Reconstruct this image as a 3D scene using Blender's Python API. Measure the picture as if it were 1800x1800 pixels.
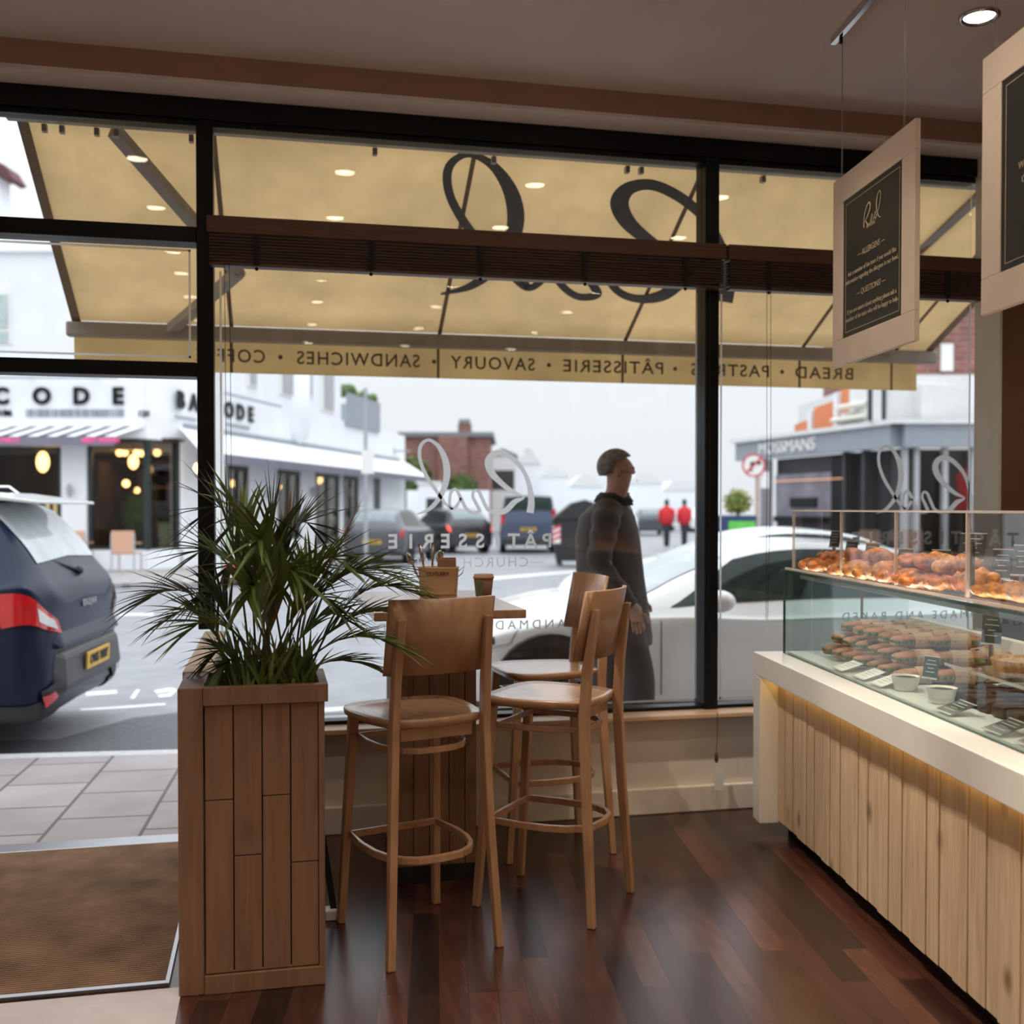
import bpy, bmesh, math, random
from mathutils import Vector, Matrix, noise
for o in list(bpy.data.objects): bpy.data.objects.remove(o)
C = bpy.context.scene.collection
rnd = random.Random(7)
PI = math.pi
def R(d): return math.radians(d)

# ---------------------------------------------------------------- camera, sky, exposure
FPX = 1900.0; YAW = R(12.5); PIT = R(-1.0); EYE = 1.4; HOR = 893.0
CYP = HOR + FPX*math.tan(-PIT)
cam = bpy.data.cameras.new('camera'); camo = bpy.data.objects.new('camera', cam); C.objects.link(camo)
camo.location = (0, 0, EYE); camo.rotation_euler = (R(90)+PIT, 0, -YAW)
cam.sensor_width = 36; cam.lens = 36*FPX/1800; cam.shift_y = (CYP-900)/1800
cam.dof.use_dof = True; cam.dof.focus_distance = 3.6; cam.dof.aperture_fstop = 2.2
cam.clip_end = 500
bpy.context.scene.camera = camo
W = bpy.data.worlds.new('world'); bpy.context.scene.world = W; W.use_nodes = True
wn = W.node_tree; bg = wn.nodes['Background']
tc = wn.nodes.new('ShaderNodeTexCoord'); sx = wn.nodes.new('ShaderNodeSeparateXYZ'); cr = wn.nodes.new('ShaderNodeValToRGB')
wn.links.new(tc.outputs['Generated'], sx.inputs[0]); wn.links.new(sx.outputs['Z'], cr.inputs[0]); wn.links.new(cr.outputs[0], bg.inputs[0])
cr.color_ramp.elements[0].position = 0.0; cr.color_ramp.elements[0].color = (.285, .30, .315, 1)
cr.color_ramp.elements[1].position = 0.9; cr.color_ramp.elements[1].color = (.90, .95, 1.0, 1)
e = cr.color_ramp.elements.new(0.22); e.color = (.33, .345, .36, 1)
bg.inputs[1].default_value = 3.1
vs = bpy.context.scene.view_settings
vs.view_transform = 'Standard'; vs.look = 'None'; vs.exposure = 0.0; vs.gamma = 1.0; vs.use_curve_mapping = False
SPOT_W = 12.0; AIM_W = 150.0; CASE_W = 70.0; BACK_W = 60.0

# ---------------------------------------------------------------- helpers
def ray(px, py):
    x = (px-900)/FPX; z = -(py-CYP)/FPX
    f = math.cos(PIT)-z*math.sin(PIT); u = math.sin(PIT)+z*math.cos(PIT)
    return (x*math.cos(YAW)+f*math.sin(YAW), -x*math.sin(YAW)+f*math.cos(YAW), u)
def onz(px, py, z):
    r = ray(px, py); t = (z-EYE)/r[2]; return Vector((r[0]*t, r[1]*t, z))
def ony(px, py, Y):
    r = ray(px, py); t = Y/r[1]; return Vector((r[0]*t, Y, EYE+r[2]*t))
def atd(px, D, z=0.0):
    x = (px-900)/FPX*D
    return Vector((x*math.cos(YAW)+D*math.sin(YAW), -x*math.sin(YAW)+D*math.cos(YAW), z))
def hz(py, D): return EYE+(HOR-py)*D/FPX

def nt(name):
    m = bpy.data.materials.new(name); m.use_nodes = True
    n = m.node_tree; return m, n, n.nodes['Principled BSDF']
def pbr(name, col, rough=.6, metal=0, var=.12, vscale=8, bump=0, bscale=60, coat=0, spec=None, stretch=(1,1,1), trans=0, emit=None, estr=1):
    m, n, b = nt(name)
    b.inputs['Roughness'].default_value = rough; b.inputs['Metallic'].default_value = metal
    if coat: b.inputs['Coat Weight'].default_value = coat; b.inputs['Coat Roughness'].default_value = .05
    if spec is not None: b.inputs['Specular IOR Level'].default_value = spec
    t = n.nodes.new('ShaderNodeTexCoord'); mp = n.nodes.new('ShaderNodeMapping'); mp.inputs['Scale'].default_value = stretch
    n.links.new(t.outputs['Object'], mp.inputs[0])
    ns = n.nodes.new('ShaderNodeTexNoise'); ns.inputs['Scale'].default_value = vscale; ns.inputs['Detail'].default_value = 5
    n.links.new(mp.outputs[0], ns.inputs['Vector'])
    rp = n.nodes.new('ShaderNodeValToRGB')
    rp.color_ramp.elements[0].position = .3; rp.color_ramp.elements[1].position = .7
    rp.color_ramp.elements[0].color = tuple(c*(1-var) for c in col)+(1,); rp.color_ramp.elements[1].color = tuple(min(1, c*(1+var)) for c in col)+(1,)
    n.links.new(ns.outputs['Fac'], rp.inputs[0]); n.links.new(rp.outputs[0], b.inputs['Base Color'])
    if bump:
        n2 = n.nodes.new('ShaderNodeTexNoise'); n2.inputs['Scale'].default_value = bscale; n.links.new(mp.outputs[0], n2.inputs['Vector'])
        bp = n.nodes.new('ShaderNodeBump'); bp.inputs['Strength'].default_value = bump; bp.inputs['Distance'].default_value = .01
        n.links.new(n2.outputs['Fac'], bp.inputs['Height']); n.links.new(bp.outputs[0], b.inputs['Normal'])
    if emit:
        b.inputs['Emission Color'].default_value = tuple(emit)+(1,); b.inputs['Emission Strength'].default_value = estr
    return m
def wood(name, c1, c2, stretch=(6, 6, .6), rough=.45, knots=0, scale=5, kd=.35, coat=0):
    m, n, b = nt(name); b.inputs['Roughness'].default_value = rough
    if coat: b.inputs['Coat Weight'].default_value = coat; b.inputs['Coat Roughness'].default_value = .25
    t = n.nodes.new('ShaderNodeTexCoord'); mp = n.nodes.new('ShaderNodeMapping'); mp.inputs['Scale'].default_value = stretch
    n.links.new(t.outputs['Object'], mp.inputs[0])
    ns = n.nodes.new('ShaderNodeTexNoise'); ns.inputs['Scale'].default_value = scale; ns.inputs['Detail'].default_value = 6; ns.inputs['Distortion'].default_value = 1.2
    n.links.new(mp.outputs[0], ns.inputs['Vector'])
    rp = n.nodes.new('ShaderNodeValToRGB'); rp.color_ramp.elements[0].position = .3; rp.color_ramp.elements[1].position = .72
    rp.color_ramp.elements[0].color = tuple(c1)+(1,); rp.color_ramp.elements[1].color = tuple(c2)+(1,)
    n.links.new(ns.outputs['Fac'], rp.inputs[0]); out = rp.outputs[0]
    if knots:
        v = n.nodes.new('ShaderNodeTexVoronoi'); v.inputs['Scale'].default_value = knots
        mp2 = n.nodes.new('ShaderNodeMapping'); mp2.inputs['Scale'].default_value = (1, 1, .6); n.links.new(t.outputs['Object'], mp2.inputs[0])
        n.links.new(mp2.outputs[0], v.inputs['Vector'])
        r2 = n.nodes.new('ShaderNodeValToRGB'); r2.color_ramp.elements[0].position = .03; r2.color_ramp.elements[1].position = .13
        r2.color_ramp.elements[0].color = (kd, kd*.85, kd*.7, 1); r2.color_ramp.elements[1].color = (1, 1, 1, 1)
        n.links.new(v.outputs['Distance'], r2.inputs[0])
        mx = n.nodes.new('ShaderNodeMix'); mx.data_type = 'RGBA'; mx.blend_type = 'MULTIPLY'; mx.inputs[0].default_value = 1
        n.links.new(out, mx.inputs[6]); n.links.new(r2.outputs[0], mx.inputs[7]); out = mx.outputs[2]
    n.links.new(out, b.inputs['Base Color'])
    bp = n.nodes.new('ShaderNodeBump'); bp.inputs['Strength'].default_value = .15; bp.inputs['Distance'].default_value = .003
    n.links.new(ns.outputs['Fac'], bp.inputs['Height']); n.links.new(bp.outputs[0], b.inputs['Normal'])
    return m
def bricks(name, c1, c2, mortar, bw, rh, ms=.01, rough=.7, rotz=0, off=.5, bump=.3, nvar=.5, axes='xy', spec=.5, freq=2, nscale=3):
    m, n, b = nt(name); b.inputs['Roughness'].default_value = rough; b.inputs['Specular IOR Level'].default_value = spec
    t = n.nodes.new('ShaderNodeTexCoord'); mp = n.nodes.new('ShaderNodeMapping'); mp.inputs['Rotation'].default_value = (R(90) if axes == 'xz' else 0, 0, rotz)
    n.links.new(t.outputs['Object'], mp.inputs[0])
    br = n.nodes.new('ShaderNodeTexBrick'); br.inputs['Scale'].default_value = 1
    br.inputs['Color1'].default_value = tuple(c1)+(1,); br.inputs['Color2'].default_value = tuple(c2)+(1,); br.inputs['Mortar'].default_value = tuple(mortar)+(1,)
    br.inputs['Brick Width'].default_value = bw; br.inputs['Row Height'].default_value = rh; br.inputs['Mortar Size'].default_value = ms; br.offset = off; br.offset_frequency = freq
    n.links.new(mp.outputs[0], br.inputs['Vector'])
    ns = n.nodes.new('ShaderNodeTexNoise'); ns.inputs['Scale'].default_value = nscale; ns.inputs['Detail'].default_value = 8
    mp3 = n.nodes.new('ShaderNodeMapping'); mp3.inputs['Scale'].default_value = (7, .8, 1) if axes == 'xy' and ms < .004 else (1, 1, 1)
    n.links.new(t.outputs['Object'], mp3.inputs[0]); n.links.new(mp3.outputs[0], ns.inputs['Vector'])
    rp = n.nodes.new('ShaderNodeValToRGB'); rp.color_ramp.elements[0].position = .25; rp.color_ramp.elements[1].position = .75
    a = 1-nvar; rp.color_ramp.elements[0].color = (a, a, a, 1); rp.color_ramp.elements[1].color = (1, 1, 1, 1)
    n.links.new(ns.outputs['Fac'], rp.inputs[0])
    mx = n.nodes.new('ShaderNodeMix'); mx.data_type = 'RGBA'; mx.blend_type = 'MULTIPLY'; mx.inputs[0].default_value = 1
    n.links.new(br.outputs['Color'], mx.inputs[6]); n.links.new(rp.outputs[0], mx.inputs[7]); n.links.new(mx.outputs[2], b.inputs['Base Color'])
    bp = n.nodes.new('ShaderNodeBump'); bp.inputs['Strength'].default_value = bump; bp.inputs['Distance'].default_value = .004; bp.invert = True
    n.links.new(br.outputs['Fac'], bp.inputs['Height']); n.links.new(bp.outputs[0], b.inputs['Normal'])
    return m
def glass(name, tint=(1, 1, 1), refl=1.0, rough=0.0, ior=1.45):
    m = bpy.data.materials.new(name); m.use_nodes = True; n = m.node_tree; n.nodes.remove(n.nodes['Principled BSDF'])
    o = n.nodes['Material Output']; tr = n.nodes.new('ShaderNodeBsdfTransparent'); tr.inputs[0].default_value = tuple(tint)+(1,)
    g = n.nodes.new('ShaderNodeBsdfGlossy'); g.inputs['Roughness'].default_value = rough
    f = n.nodes.new('ShaderNodeFresnel'); f.inputs[0].default_value = ior
    mu = n.nodes.new('ShaderNodeMath'); mu.operation = 'MULTIPLY'; mu.inputs[1].default_value = refl
    mx = n.nodes.new('ShaderNodeMixShader'); n.links.new(f.outputs[0], mu.inputs[0]); n.links.new(mu.outputs[0], mx.inputs[0])
    n.links.new(tr.outputs[0], mx.inputs[1]); n.links.new(g.outputs[0], mx.inputs[2]); n.links.new(mx.outputs[0], o.inputs[0])
    return m
def fabric_trans(name, col, tcol, fac=.5):
    m = bpy.data.materials.new(name); m.use_nodes = True; n = m.node_tree; n.nodes.remove(n.nodes['Principled BSDF'])
    o = n.nodes['Material Output']; d = n.nodes.new('ShaderNodeBsdfDiffuse'); t = n.nodes.new('ShaderNodeBsdfTranslucent')
    tcn = n.nodes.new('ShaderNodeTexCoord'); ns = n.nodes.new('ShaderNodeTexNoise'); ns.inputs['Scale'].default_value = 1.7; ns.inputs['Detail'].default_value = 9; ns.inputs['Roughness'].default_value = .7
    n.links.new(tcn.outputs['Object'], ns.inputs['Vector'])
    for sh, c in ((d, col), (t, tcol)):
        rp = n.nodes.new('ShaderNodeValToRGB'); rp.color_ramp.elements[0].position = .3; rp.color_ramp.elements[1].position = .65
        rp.color_ramp.elements[0].color = tuple(v*.8 for v in c)+(1,); rp.color_ramp.elements[1].color = tuple(c)+(1,)
        n.links.new(ns.outputs['Fac'], rp.inputs[0]); n.links.new(rp.outputs[0], sh.inputs[0])
    mx = n.nodes.new('ShaderNodeMixShader'); mx.inputs[0].default_value = fac
    n.links.new(d.outputs[0], mx.inputs[1]); n.links.new(t.outputs[0], mx.inputs[2]); n.links.new(mx.outputs[0], o.inputs[0])
    return m
def glow(name, col, s):
    m, n, b = nt(name); b.inputs['Base Color'].default_value = tuple(col)+(1,); b.inputs['Emission Color'].default_value = tuple(col)+(1,); b.inputs['Emission Strength'].default_value = s
    return m

def frosted(name):
    m = bpy.data.materials.new(name); m.use_nodes = True; n = m.node_tree; n.nodes.remove(n.nodes['Principled BSDF'])
    o = n.nodes['Material Output']; a = n.nodes.new('ShaderNodeBsdfRefraction'); a.inputs['Color'].default_value = (.97, .98, .99, 1); a.inputs['Roughness'].default_value = .75; a.inputs['IOR'].default_value = 1.3
    d = n.nodes.new('ShaderNodeBsdfDiffuse'); d.inputs[0].default_value = (.95, .95, .95, 1); mx = n.nodes.new('ShaderNodeMixShader'); mx.inputs[0].default_value = .22
    n.links.new(a.outputs[0], mx.inputs[1]); n.links.new(d.outputs[0], mx.inputs[2]); n.links.new(mx.outputs[0], o.inputs[0]); return m
M = {}
M['floor'] = bricks('floor_boards', (.135, .050, .034), (.026, .013, .011), (.02, .010, .008), .62, .085, .0010, rough=.27, rotz=R(90-(-8.6)), bump=.1, nvar=.55, freq=3, off=.37, nscale=6)
M['glarefloor'] = pbr('floor_glare_tone', (.72, .62, .61), .35, var=.08, vscale=9)  # pale tone imitating daylight glare on the floorboards
M['ceiling'] = pbr('ceiling_paint', (.66, .58, .56), .7, var=.04, vscale=2)
M['beam'] = pbr('beam_brown_paint', (.36, .22, .165), .6, var=.05)
M['soffit'] = pbr('soffit_paint', (.78, .72, .70), .6, var=.03)
M['wallgrey'] = pbr('wall_greige', (.76, .69, .61), .7, var=.03, vscale=2)
M['cream'] = pbr('cream_paint', (.78, .75, .66), .5, var=.03)
M['brownwall'] = pbr('brown_wall', (.19, .095, .06), .6, var=.05)
M['black'] = pbr('black_frame', (.007, .008, .009), .4, var=.1, spec=.22)
M['blackmatte'] = pbr('black_matte', (.012, .012, .013), .8, var=.1)
M['white'] = pbr('white_satin', (.86, .85, .82), .35, var=.02)
M['counterwhite'] = pbr('counter_white', (.82, .80, .76), .28, var=.02)
M['pine'] = wood('pine_planks', (.54, .39, .24), (.78, .61, .43), (7, 7, .55), .55, knots=4.2, kd=.35)
M['pinebrown'] = wood('planter_wood', (.20, .105, .06), (.28, .155, .09), (7, 7, .55), .5, knots=3.1, kd=.4)
M['pineledge'] = wood('ledge_wood', (.62, .5, .38), (.72, .6, .48), (6, .6, 6), .6)
M['beech'] = wood('beech', (.37, .20, .11), (.50, .30, .17), (3, 3, .7), .32, scale=6, coat=.25)
M['beechseat'] = wood('beech_seat', (.42, .24, .14), (.55, .34, .20), (5, .8, 3), .22, scale=5, coat=.5)
M['table'] = wood('table_top', (.36, .20, .12), (.48, .29, .18), (5, .8, 5), .25, coat=.4)
M['blind'] = wood('dark_blind', (.035, .016, .010), (.085, .04, .024), (.5, 6, 30), .5)
M['blindrail'] = wood('blind_rail', (.085, .035, .02), (.15, .065, .036), (.4, 6, 18), .45)
M['sill'] = wood('sill_wood', (.55, .36, .22), (.7, .5, .34), (.6, 6, 6), .4)
M['glass'] = glass('window_glass', (.985, .99, .99), .85)
M['caseglass'] = glass('case_glass', (.92, .965, .95), .22)
M['greenedge'] = pbr('glass_edge', (.03, .07, .055), .1, var=.1)
M['acrylic'] = glass('acrylic', (.975, .975, .975), .3)
M['acredge'] = pbr('acrylic_edge', (.80, .72, .66), .3, var=.05); M['acredge'].node_tree.nodes['Principled BSDF'].inputs['Alpha'].default_value = .55
M['decal'] = frosted('white_vinyl')
M['awning'] = fabric_trans('awning_canvas', (.62, .53, .38), (.84, .69, .47), .62)
M['valance'] = fabric_trans('awning_valance', (.62, .50, .30), (.86, .70, .45), .6)
M['seam'] = pbr('awning_seam', (.20, .13, .075), .8)
M['awnlogo'] = pbr('awning_logo', (.085, .075, .065), .8)
M['awnmetal'] = pbr('awning_metal', (.30, .26, .21), .5)
M['awntext'] = pbr('awning_text', (.15, .10, .05), .8)
M['slab'] = bricks('paving', (.43, .385, .385), (.37, .335, .34), (.14, .13, .13), .46, .42, .009, rough=.75, rotz=R(-87), bump=.3, nvar=.25)
M['kerb'] = pbr('kerb_stone', (.52, .52, .53), .8, var=.12, vscale=20)
M['asphalt'] = pbr('asphalt', (.24, .245, .26), .55, var=.14, vscale=3, bump=.3, bscale=300)
M['patch'] = pbr('asphalt_patch', (.115, .12, .132), .8, var=.3, vscale=60, bump=.3, bscale=300)
M['roadpaint'] = pbr('road_paint', (.7, .7, .7), .7, var=.2, vscale=30)
M['farpave'] = bricks('far_paving', (.40, .37, .37), (.35, .33, .33), (.2, .19, .19), .9, .6, .02, rough=.8, nvar=.2)
M['wall'] = pbr('white_render', (.86, .88, .91), .8, var=.03, vscale=1.5)
M['wall2'] = pbr('pale_render', (.74, .74, .73), .8, var=.05)
M['brick'] = bricks('red_brick', (.36, .14, .11), (.29, .115, .095), (.35, .25, .22), .5, .16, .02, rough=.9, axes='xz')
M['orange'] = pbr('orange_board', (.75, .24, .10), .7, var=.1, stretch=(8, 1, .3))
M['slate'] = pbr('grey_slate', (.20, .21, .22), .8)
M['fascia'] = pbr('grey_fascia', (.30, .33, .37), .5, var=.06)
M['darkshop'] = pbr('dark_shop', (.045, .047, .05), .5)
M['shopglass'] = pbr('shop_glass', (.03, .032, .034), .08, var=.2)
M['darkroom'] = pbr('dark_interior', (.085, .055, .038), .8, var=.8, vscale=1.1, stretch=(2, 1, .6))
M['greenframe'] = pbr('dark_green_frame', (.018, .03, .028), .4)
M['bulb'] = glow('warm_bulb', (1, .62, .22), 6)
M['downlight'] = glow('downlight_glow', (1, .84, .62), 26)
M['led'] = glow('led_yellow', (1, .62, .16), 5)
M['chrome'] = pbr('chrome', (.62, .62, .62), .18, 1, var=.03)
M['steel'] = pbr('brushed_steel', (.42, .42, .44), .35, 1, var=.05)
M['tan'] = pbr('tan_weave', (.62, .36, .24), .7, var=.15, vscale=60)
M['coir'] = pbr('coir_mat', (.42, .27, .17), .95, var=.35, vscale=5, bump=.8, bscale=400)
M['leaf'] = pbr('palm_leaf', (.12, .18, .035), .42, var=.5, vscale=5)
M['leafdark'] = pbr('palm_leaf_dark', (.05, .068, .025), .45, var=.4, vscale=5)
M['leafdry'] = pbr('palm_leaf_dry', (.22, .13, .06), .6, var=.3, vscale=9)
M['stem'] = pbr('palm_stem', (.07, .085, .03), .5)
M['soil'] = pbr('soil', (.035, .03, .015), .95, var=.5, vscale=30, bump=1, bscale=50)
M['bush'] = pbr('bush_green', (.09, .15, .04), .8, var=.5, vscale=6)
M['bushyellow'] = pbr('bush_yellow', (.38, .36, .08), .8, var=.5, vscale=6)
M['chalk'] = pbr('chalkboard', (.022, .024, .022), .45, var=.15)
M['signframe'] = pbr('sign_frame', (.82, .69, .57), .4, var=.04)
M['goldtext'] = pbr('sign_text', (.62, .52, .36), .5)
M['tire'] = pbr('tyre', (.012, .012, .013), .8)
M['carglass'] = pbr('car_glass', (.016, .030, .028), .06, var=.2, spec=.22)
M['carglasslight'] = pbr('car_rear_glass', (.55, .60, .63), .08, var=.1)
M['paintblue'] = pbr('paint_navy', (.010, .016, .042), .32, var=.05, coat=.08, spec=.22)
M['paintwhite'] = pbr('paint_white', (.80, .81, .81), .3, var=.01, coat=.6)
M['paintsilver'] = pbr('paint_silver', (.60, .62, .60), .3, var=.01, coat=.6)
M['paintgrey'] = pbr('paint_grey', (.085, .09, .105), .3, .2, var=.05, coat=.5)
M['paintblack'] = pbr('paint_black', (.025, .028, .034), .25, var=.05, coat=.6)
M['paintvan'] = pbr('paint_van_blue', (.07, .09, .15), .3, .2, var=.05, coat=.5)
M['plastic'] = pbr('dark_plastic', (.03, .03, .033), .5)
M['greyplastic'] = pbr('grey_plastic', (.07, .07, .075), .5)
M['lamp_red'] = pbr('tail_red', (.62, .012, .018), .12, var=.2, coat=1)
M['lamp_lit'] = glow('tail_lit', (1, .12, .05), 1.2)
M['lamp_clear'] = pbr('lamp_clear', (.75, .76, .78), .1, var=.1)
M['plate'] = pbr('yellow_plate', (.72, .45, .06), .5, var=.05)
M['binblack'] = pbr('bin_black', (.02, .021, .023), .5)
M['skin'] = pbr('skin', (.42, .23, .16), .6, var=.06)
M['hair'] = pbr('grey_hair', (.17, .165, .165), .8, var=.4, vscale=40)
M['jacket'] = pbr('dark_jacket', (.062, .050, .052), .75, var=.3, vscale=5)
M['collar'] = pbr('black_collar', (.008, .008, .009), .8)
M['jeans'] = pbr('dark_jeans', (.035, .04, .05), .85, var=.2, vscale=12)
M['shoe'] = pbr('dark_shoe', (.02, .017, .015), .5)
M['tin'] = pbr('cream_tin', (.72, .53, .33), .35, var=.03)
M['napkin'] = pbr('kraft_napkin', (.36, .20, .12), .8, var=.15)
M['cup'] = pbr('kraft_cup', (.26, .13, .085), .6)
M['cupgreen'] = pbr('cup_label', (.16, .22, .10), .6)
M['cuplid'] = pbr('cup_lid', (.55, .34, .20), .4)
M['ink'] = pbr('brown_ink', (.10, .05, .03), .6)
M['crust'] = pbr('baked_crust', (.52, .17, .04), .42, var=.75, vscale=38, bump=.5, bscale=90, coat=.3)
M['crust2'] = pbr('golden_crust', (.66, .27, .075), .45, var=.6, vscale=40, bump=.5, bscale=90, coat=.25)
M['bread'] = pbr('baguette', (.42, .20, .10), .6, var=.4, vscale=30, bump=.4)
M['filling'] = pbr('filling', (.16, .20, .06), .6, var=.8, vscale=60)
M['kraft'] = pbr('kraft_paper', (.48, .34, .22), .7, var=.08)
M['choc'] = pbr('chocolate', (.055, .026, .016), .4, var=.4, vscale=20)
M['tartcrust'] = pbr('tart_crust', (.55, .30, .12), .6, var=.3, vscale=30)
M['custard'] = pbr('tart_filling', (.60, .42, .20), .4, var=.3, vscale=20)
M['berry'] = pbr('berry_topping', (.10, .02, .05), .3, var=.5, vscale=40)
M['card'] = pbr('price_card', (.05, .065, .062), .4, var=.15)
M['cardtext'] = pbr('card_text', (.5, .5, .46), .5)
M['paper'] = pbr('white_paper', (.78, .78, .76), .5, var=.02)
M['ceramic'] = pbr('white_ceramic', (.74, .70, .60), .3)
M['redshirt'] = pbr('red_cloth', (.70, .03, .04), .7)
M['bluecloth'] = pbr('blue_cloth', (.04, .05, .12), .8)
M['greenpanel'] = pbr('green_panel', (.13, .55, .09), .6)
M['bluebin'] = pbr('blue_bin', (.03, .05, .13), .5)
M['signred'] = pbr('sign_red', (.62, .05, .09), .5)
M['pink'] = glow('pink_sign', (.75, .10, .28), .35)
M['purple'] = pbr('grey_purple', (.20, .19, .24), .8)
M['greenboard'] = pbr('pale_green_board', (.40, .50, .33), .7)
M['redcloth'] = pbr('red_umbrella', (.70, .05, .09), .6)
M['vase'] = pbr('vase', (.4, .4, .42), .4)
M['darkwood'] = pbr('dark_wood', (.05, .04, .03), .8)  # dark brown behind the gaps between boards, and on the case upright

class MB:
    def __init__(s, mat=None): s.v = []; s.f = []; s.M = mat
    def p(s, *a):
        v = Vector(a[0]) if len(a) == 1 else Vector(a)
        if s.M is not None: v = s.M @ v
        s.v.append(v); return len(s.v)-1
    def box(s, x0, x1, y0, y1, z0, z1):
        i = [s.p(x, y, z) for x in (x0, x1) for y in (y0, y1) for z in (z0, z1)]
        for q in ((0, 1, 3, 2), (4, 6, 7, 5), (0, 4, 5, 1), (2, 3, 7, 6), (0, 2, 6, 4), (1, 5, 7, 3)): s.f.append([i[k] for k in q])
        return s
    def bar(s, a, b, w, h=None, up=(0, 0, 1), w2=None, h2=None):
        a = Vector(a); b = Vector(b); h = h or w; w2 = w2 or w; h2 = h2 or h
        d = (b-a).normalized(); u = Vector(up)
        if abs(d.dot(u)) > .98: u = Vector((0, 1, 0))
        x = d.cross(u).normalized(); y = x.cross(d)
        i = []
        for c, ww, hh in ((a, w, h), (b, w2, h2)):
            for sx_, sy_ in ((-1, -1), (1, -1), (1, 1), (-1, 1)): i.append(s.p(c+x*sx_*ww/2+y*sy_*hh/2))
        s.f += [[i[3], i[2], i[1], i[0]], [i[4], i[5], i[6], i[7]]]+[[i[k], i[(k+1) % 4], i[4+(k+1) % 4], i[4+k]] for k in range(4)]
        return s
    def loft(s, rings, cap=True):
        ids = [[s.p(q) for q in r] for r in rings]; n = len(ids[0])
        for a, b in zip(ids, ids[1:]):
            for k in range(n): s.f.append([a[k], a[(k+1) % n], b[(k+1) % n], b[k]])
        if cap: s.f.append(ids[0][::-1]); s.f.append(ids[-1])
        return s
    def tube(s, pts, r, n=8, closed=False, flat=1.0, cap=True):
        pts = [Vector(q) for q in pts]; m = len(pts); rings = []; prev = None
        for k, q in enumerate(pts):
            if closed: d = (pts[(k+1) % m]-pts[k-1])
            else: d = pts[min(k+1, m-1)]-pts[max(k-1, 0)]
            d = d.normalized() if d.length > 0 else Vector((0, 0, 1))
            if prev is None: prev = Vector((0, 0, 1)) if abs(d.z) < .9 else Vector((0, 1, 0))
            y = (prev-d*prev.dot(d)); y = y.normalized() if y.length > 1e-4 else d.orthogonal().normalized()
            x = d.cross(y).normalized(); prev = y
            rr = r[k] if isinstance(r, (list, tuple)) else r
            rings.append([q+(x*math.cos(2*PI*j/n)+y*math.sin(2*PI*j/n)*flat)*rr for j in range(n)])
        if closed:
            rings.append(rings[0]); s.loft(rings, False)
        else: s.loft(rings, cap)
        return s
    def rectloop(s, pts, w, h, closed=True):   # rectangular section swept horizontally
        pts = [Vector(q) for q in pts]; m = len(pts); rings = []
        for k, q in enumerate(pts):
            d = (pts[(k+1) % m]-pts[k-1]) if closed else pts[min(k+1, m-1)]-pts[max(k-1, 0)]
            d.z = 0; d.normalize(); x = Vector((d.y, -d.x, 0)); z = Vector((0, 0, 1))
            rings.append([q-x*w/2-z*h/2, q+x*w/2-z*h/2, q+x*w/2+z*h/2, q-x*w/2+z*h/2])
        if closed: rings.append(rings[0])
        return s.loft(rings, not closed)
    def lathe(s, prof, c=(0, 0, 0), n=24, sxy=(1, 1)):
        c = Vector(c)
        rings = [[c+Vector((r*math.cos(2*PI*j/n)*sxy[0], r*math.sin(2*PI*j/n)*sxy[1], z)) for j in range(n)] for r, z in prof]
        return s.loft(rings, True)
    def prism(s, poly, y0, y1):               # polygon in xz, extruded along y
        a = [s.p(x, y0, z) for x, z in poly]; b = [s.p(x, y1, z) for x, z in poly]; n = len(poly)
        s.f += [a, b[::-1]]+[[a[k], b[k], b[(k+1) % n], a[(k+1) % n]] for k in range(n)]
        return s
    def slab(s, poly, z0, z1):
        a = [s.p(x, y, z0) for x, y in poly]; b = [s.p(x, y, z1) for x, y in poly]; n = len(poly)
        s.f += [a[::-1], b]+[[a[k], a[(k+1) % n], b[(k+1) % n], b[k]] for k in range(n)]
        return s
    def grid(s, P, closed_u=False):
        ids = [[s.p(q) for q in r] for r in P]
        for a, b in zip(ids, ids[1:]):
            for k in range(len(a)-1): s.f.append([a[k], a[k+1], b[k+1], b[k]])
        return s
    def sphere(s, c, r, n=12, m=8, sc=(1, 1, 1)):
        c = Vector(c)
        return s.loft([[c+Vector((max(.02, math.sin(PI*i/m))*r*math.cos(2*PI*j/n)*sc[0], max(.02, math.sin(PI*i/m))*r*math.sin(2*PI*j/n)*sc[1], -r*math.cos(PI*i/m)*sc[2])) for j in range(n)] for i in range(m+1)])
    def mesh(s, me, mat):
        b = len(s.v)
        for v in me.vertices: s.p(mat @ v.co)
        for p_ in me.polygons: s.f.append([b+i for i in p_.vertices])
        return s
    def build(s, name, mat, parent=None, bevel=0, smooth=False, sub=0, label=None, solid=0):
        me = bpy.data.meshes.new(name); me.from_pydata([tuple(v) for v in s.v], [], s.f); me.validate()
        bm = bmesh.new(); bm.from_mesh(me); bmesh.ops.recalc_face_normals(bm, faces=bm.faces); bm.to_mesh(me); bm.free()
        o = bpy.data.objects.new(name, me); C.objects.link(o)
        me.materials.append(M[mat] if isinstance(mat, str) else mat)
        if parent: o.parent = parent
        if solid:
            q = o.modifiers.new('solid', 'SOLIDIFY'); q.thickness = solid; q.offset = 0
        if bevel:
            q = o.modifiers.new('bevel', 'BEVEL'); q.width = bevel; q.segments = 2; q.limit_method = 'ANGLE'; q.angle_limit = R(40)
        if sub:
            q = o.modifiers.new('sub', 'SUBSURF'); q.levels = sub; q.render_levels = sub
        if smooth:
            for p_ in me.polygons: p_.use_smooth = True
        if label: o['label'] = label
        return o
_tc = {}
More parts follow.
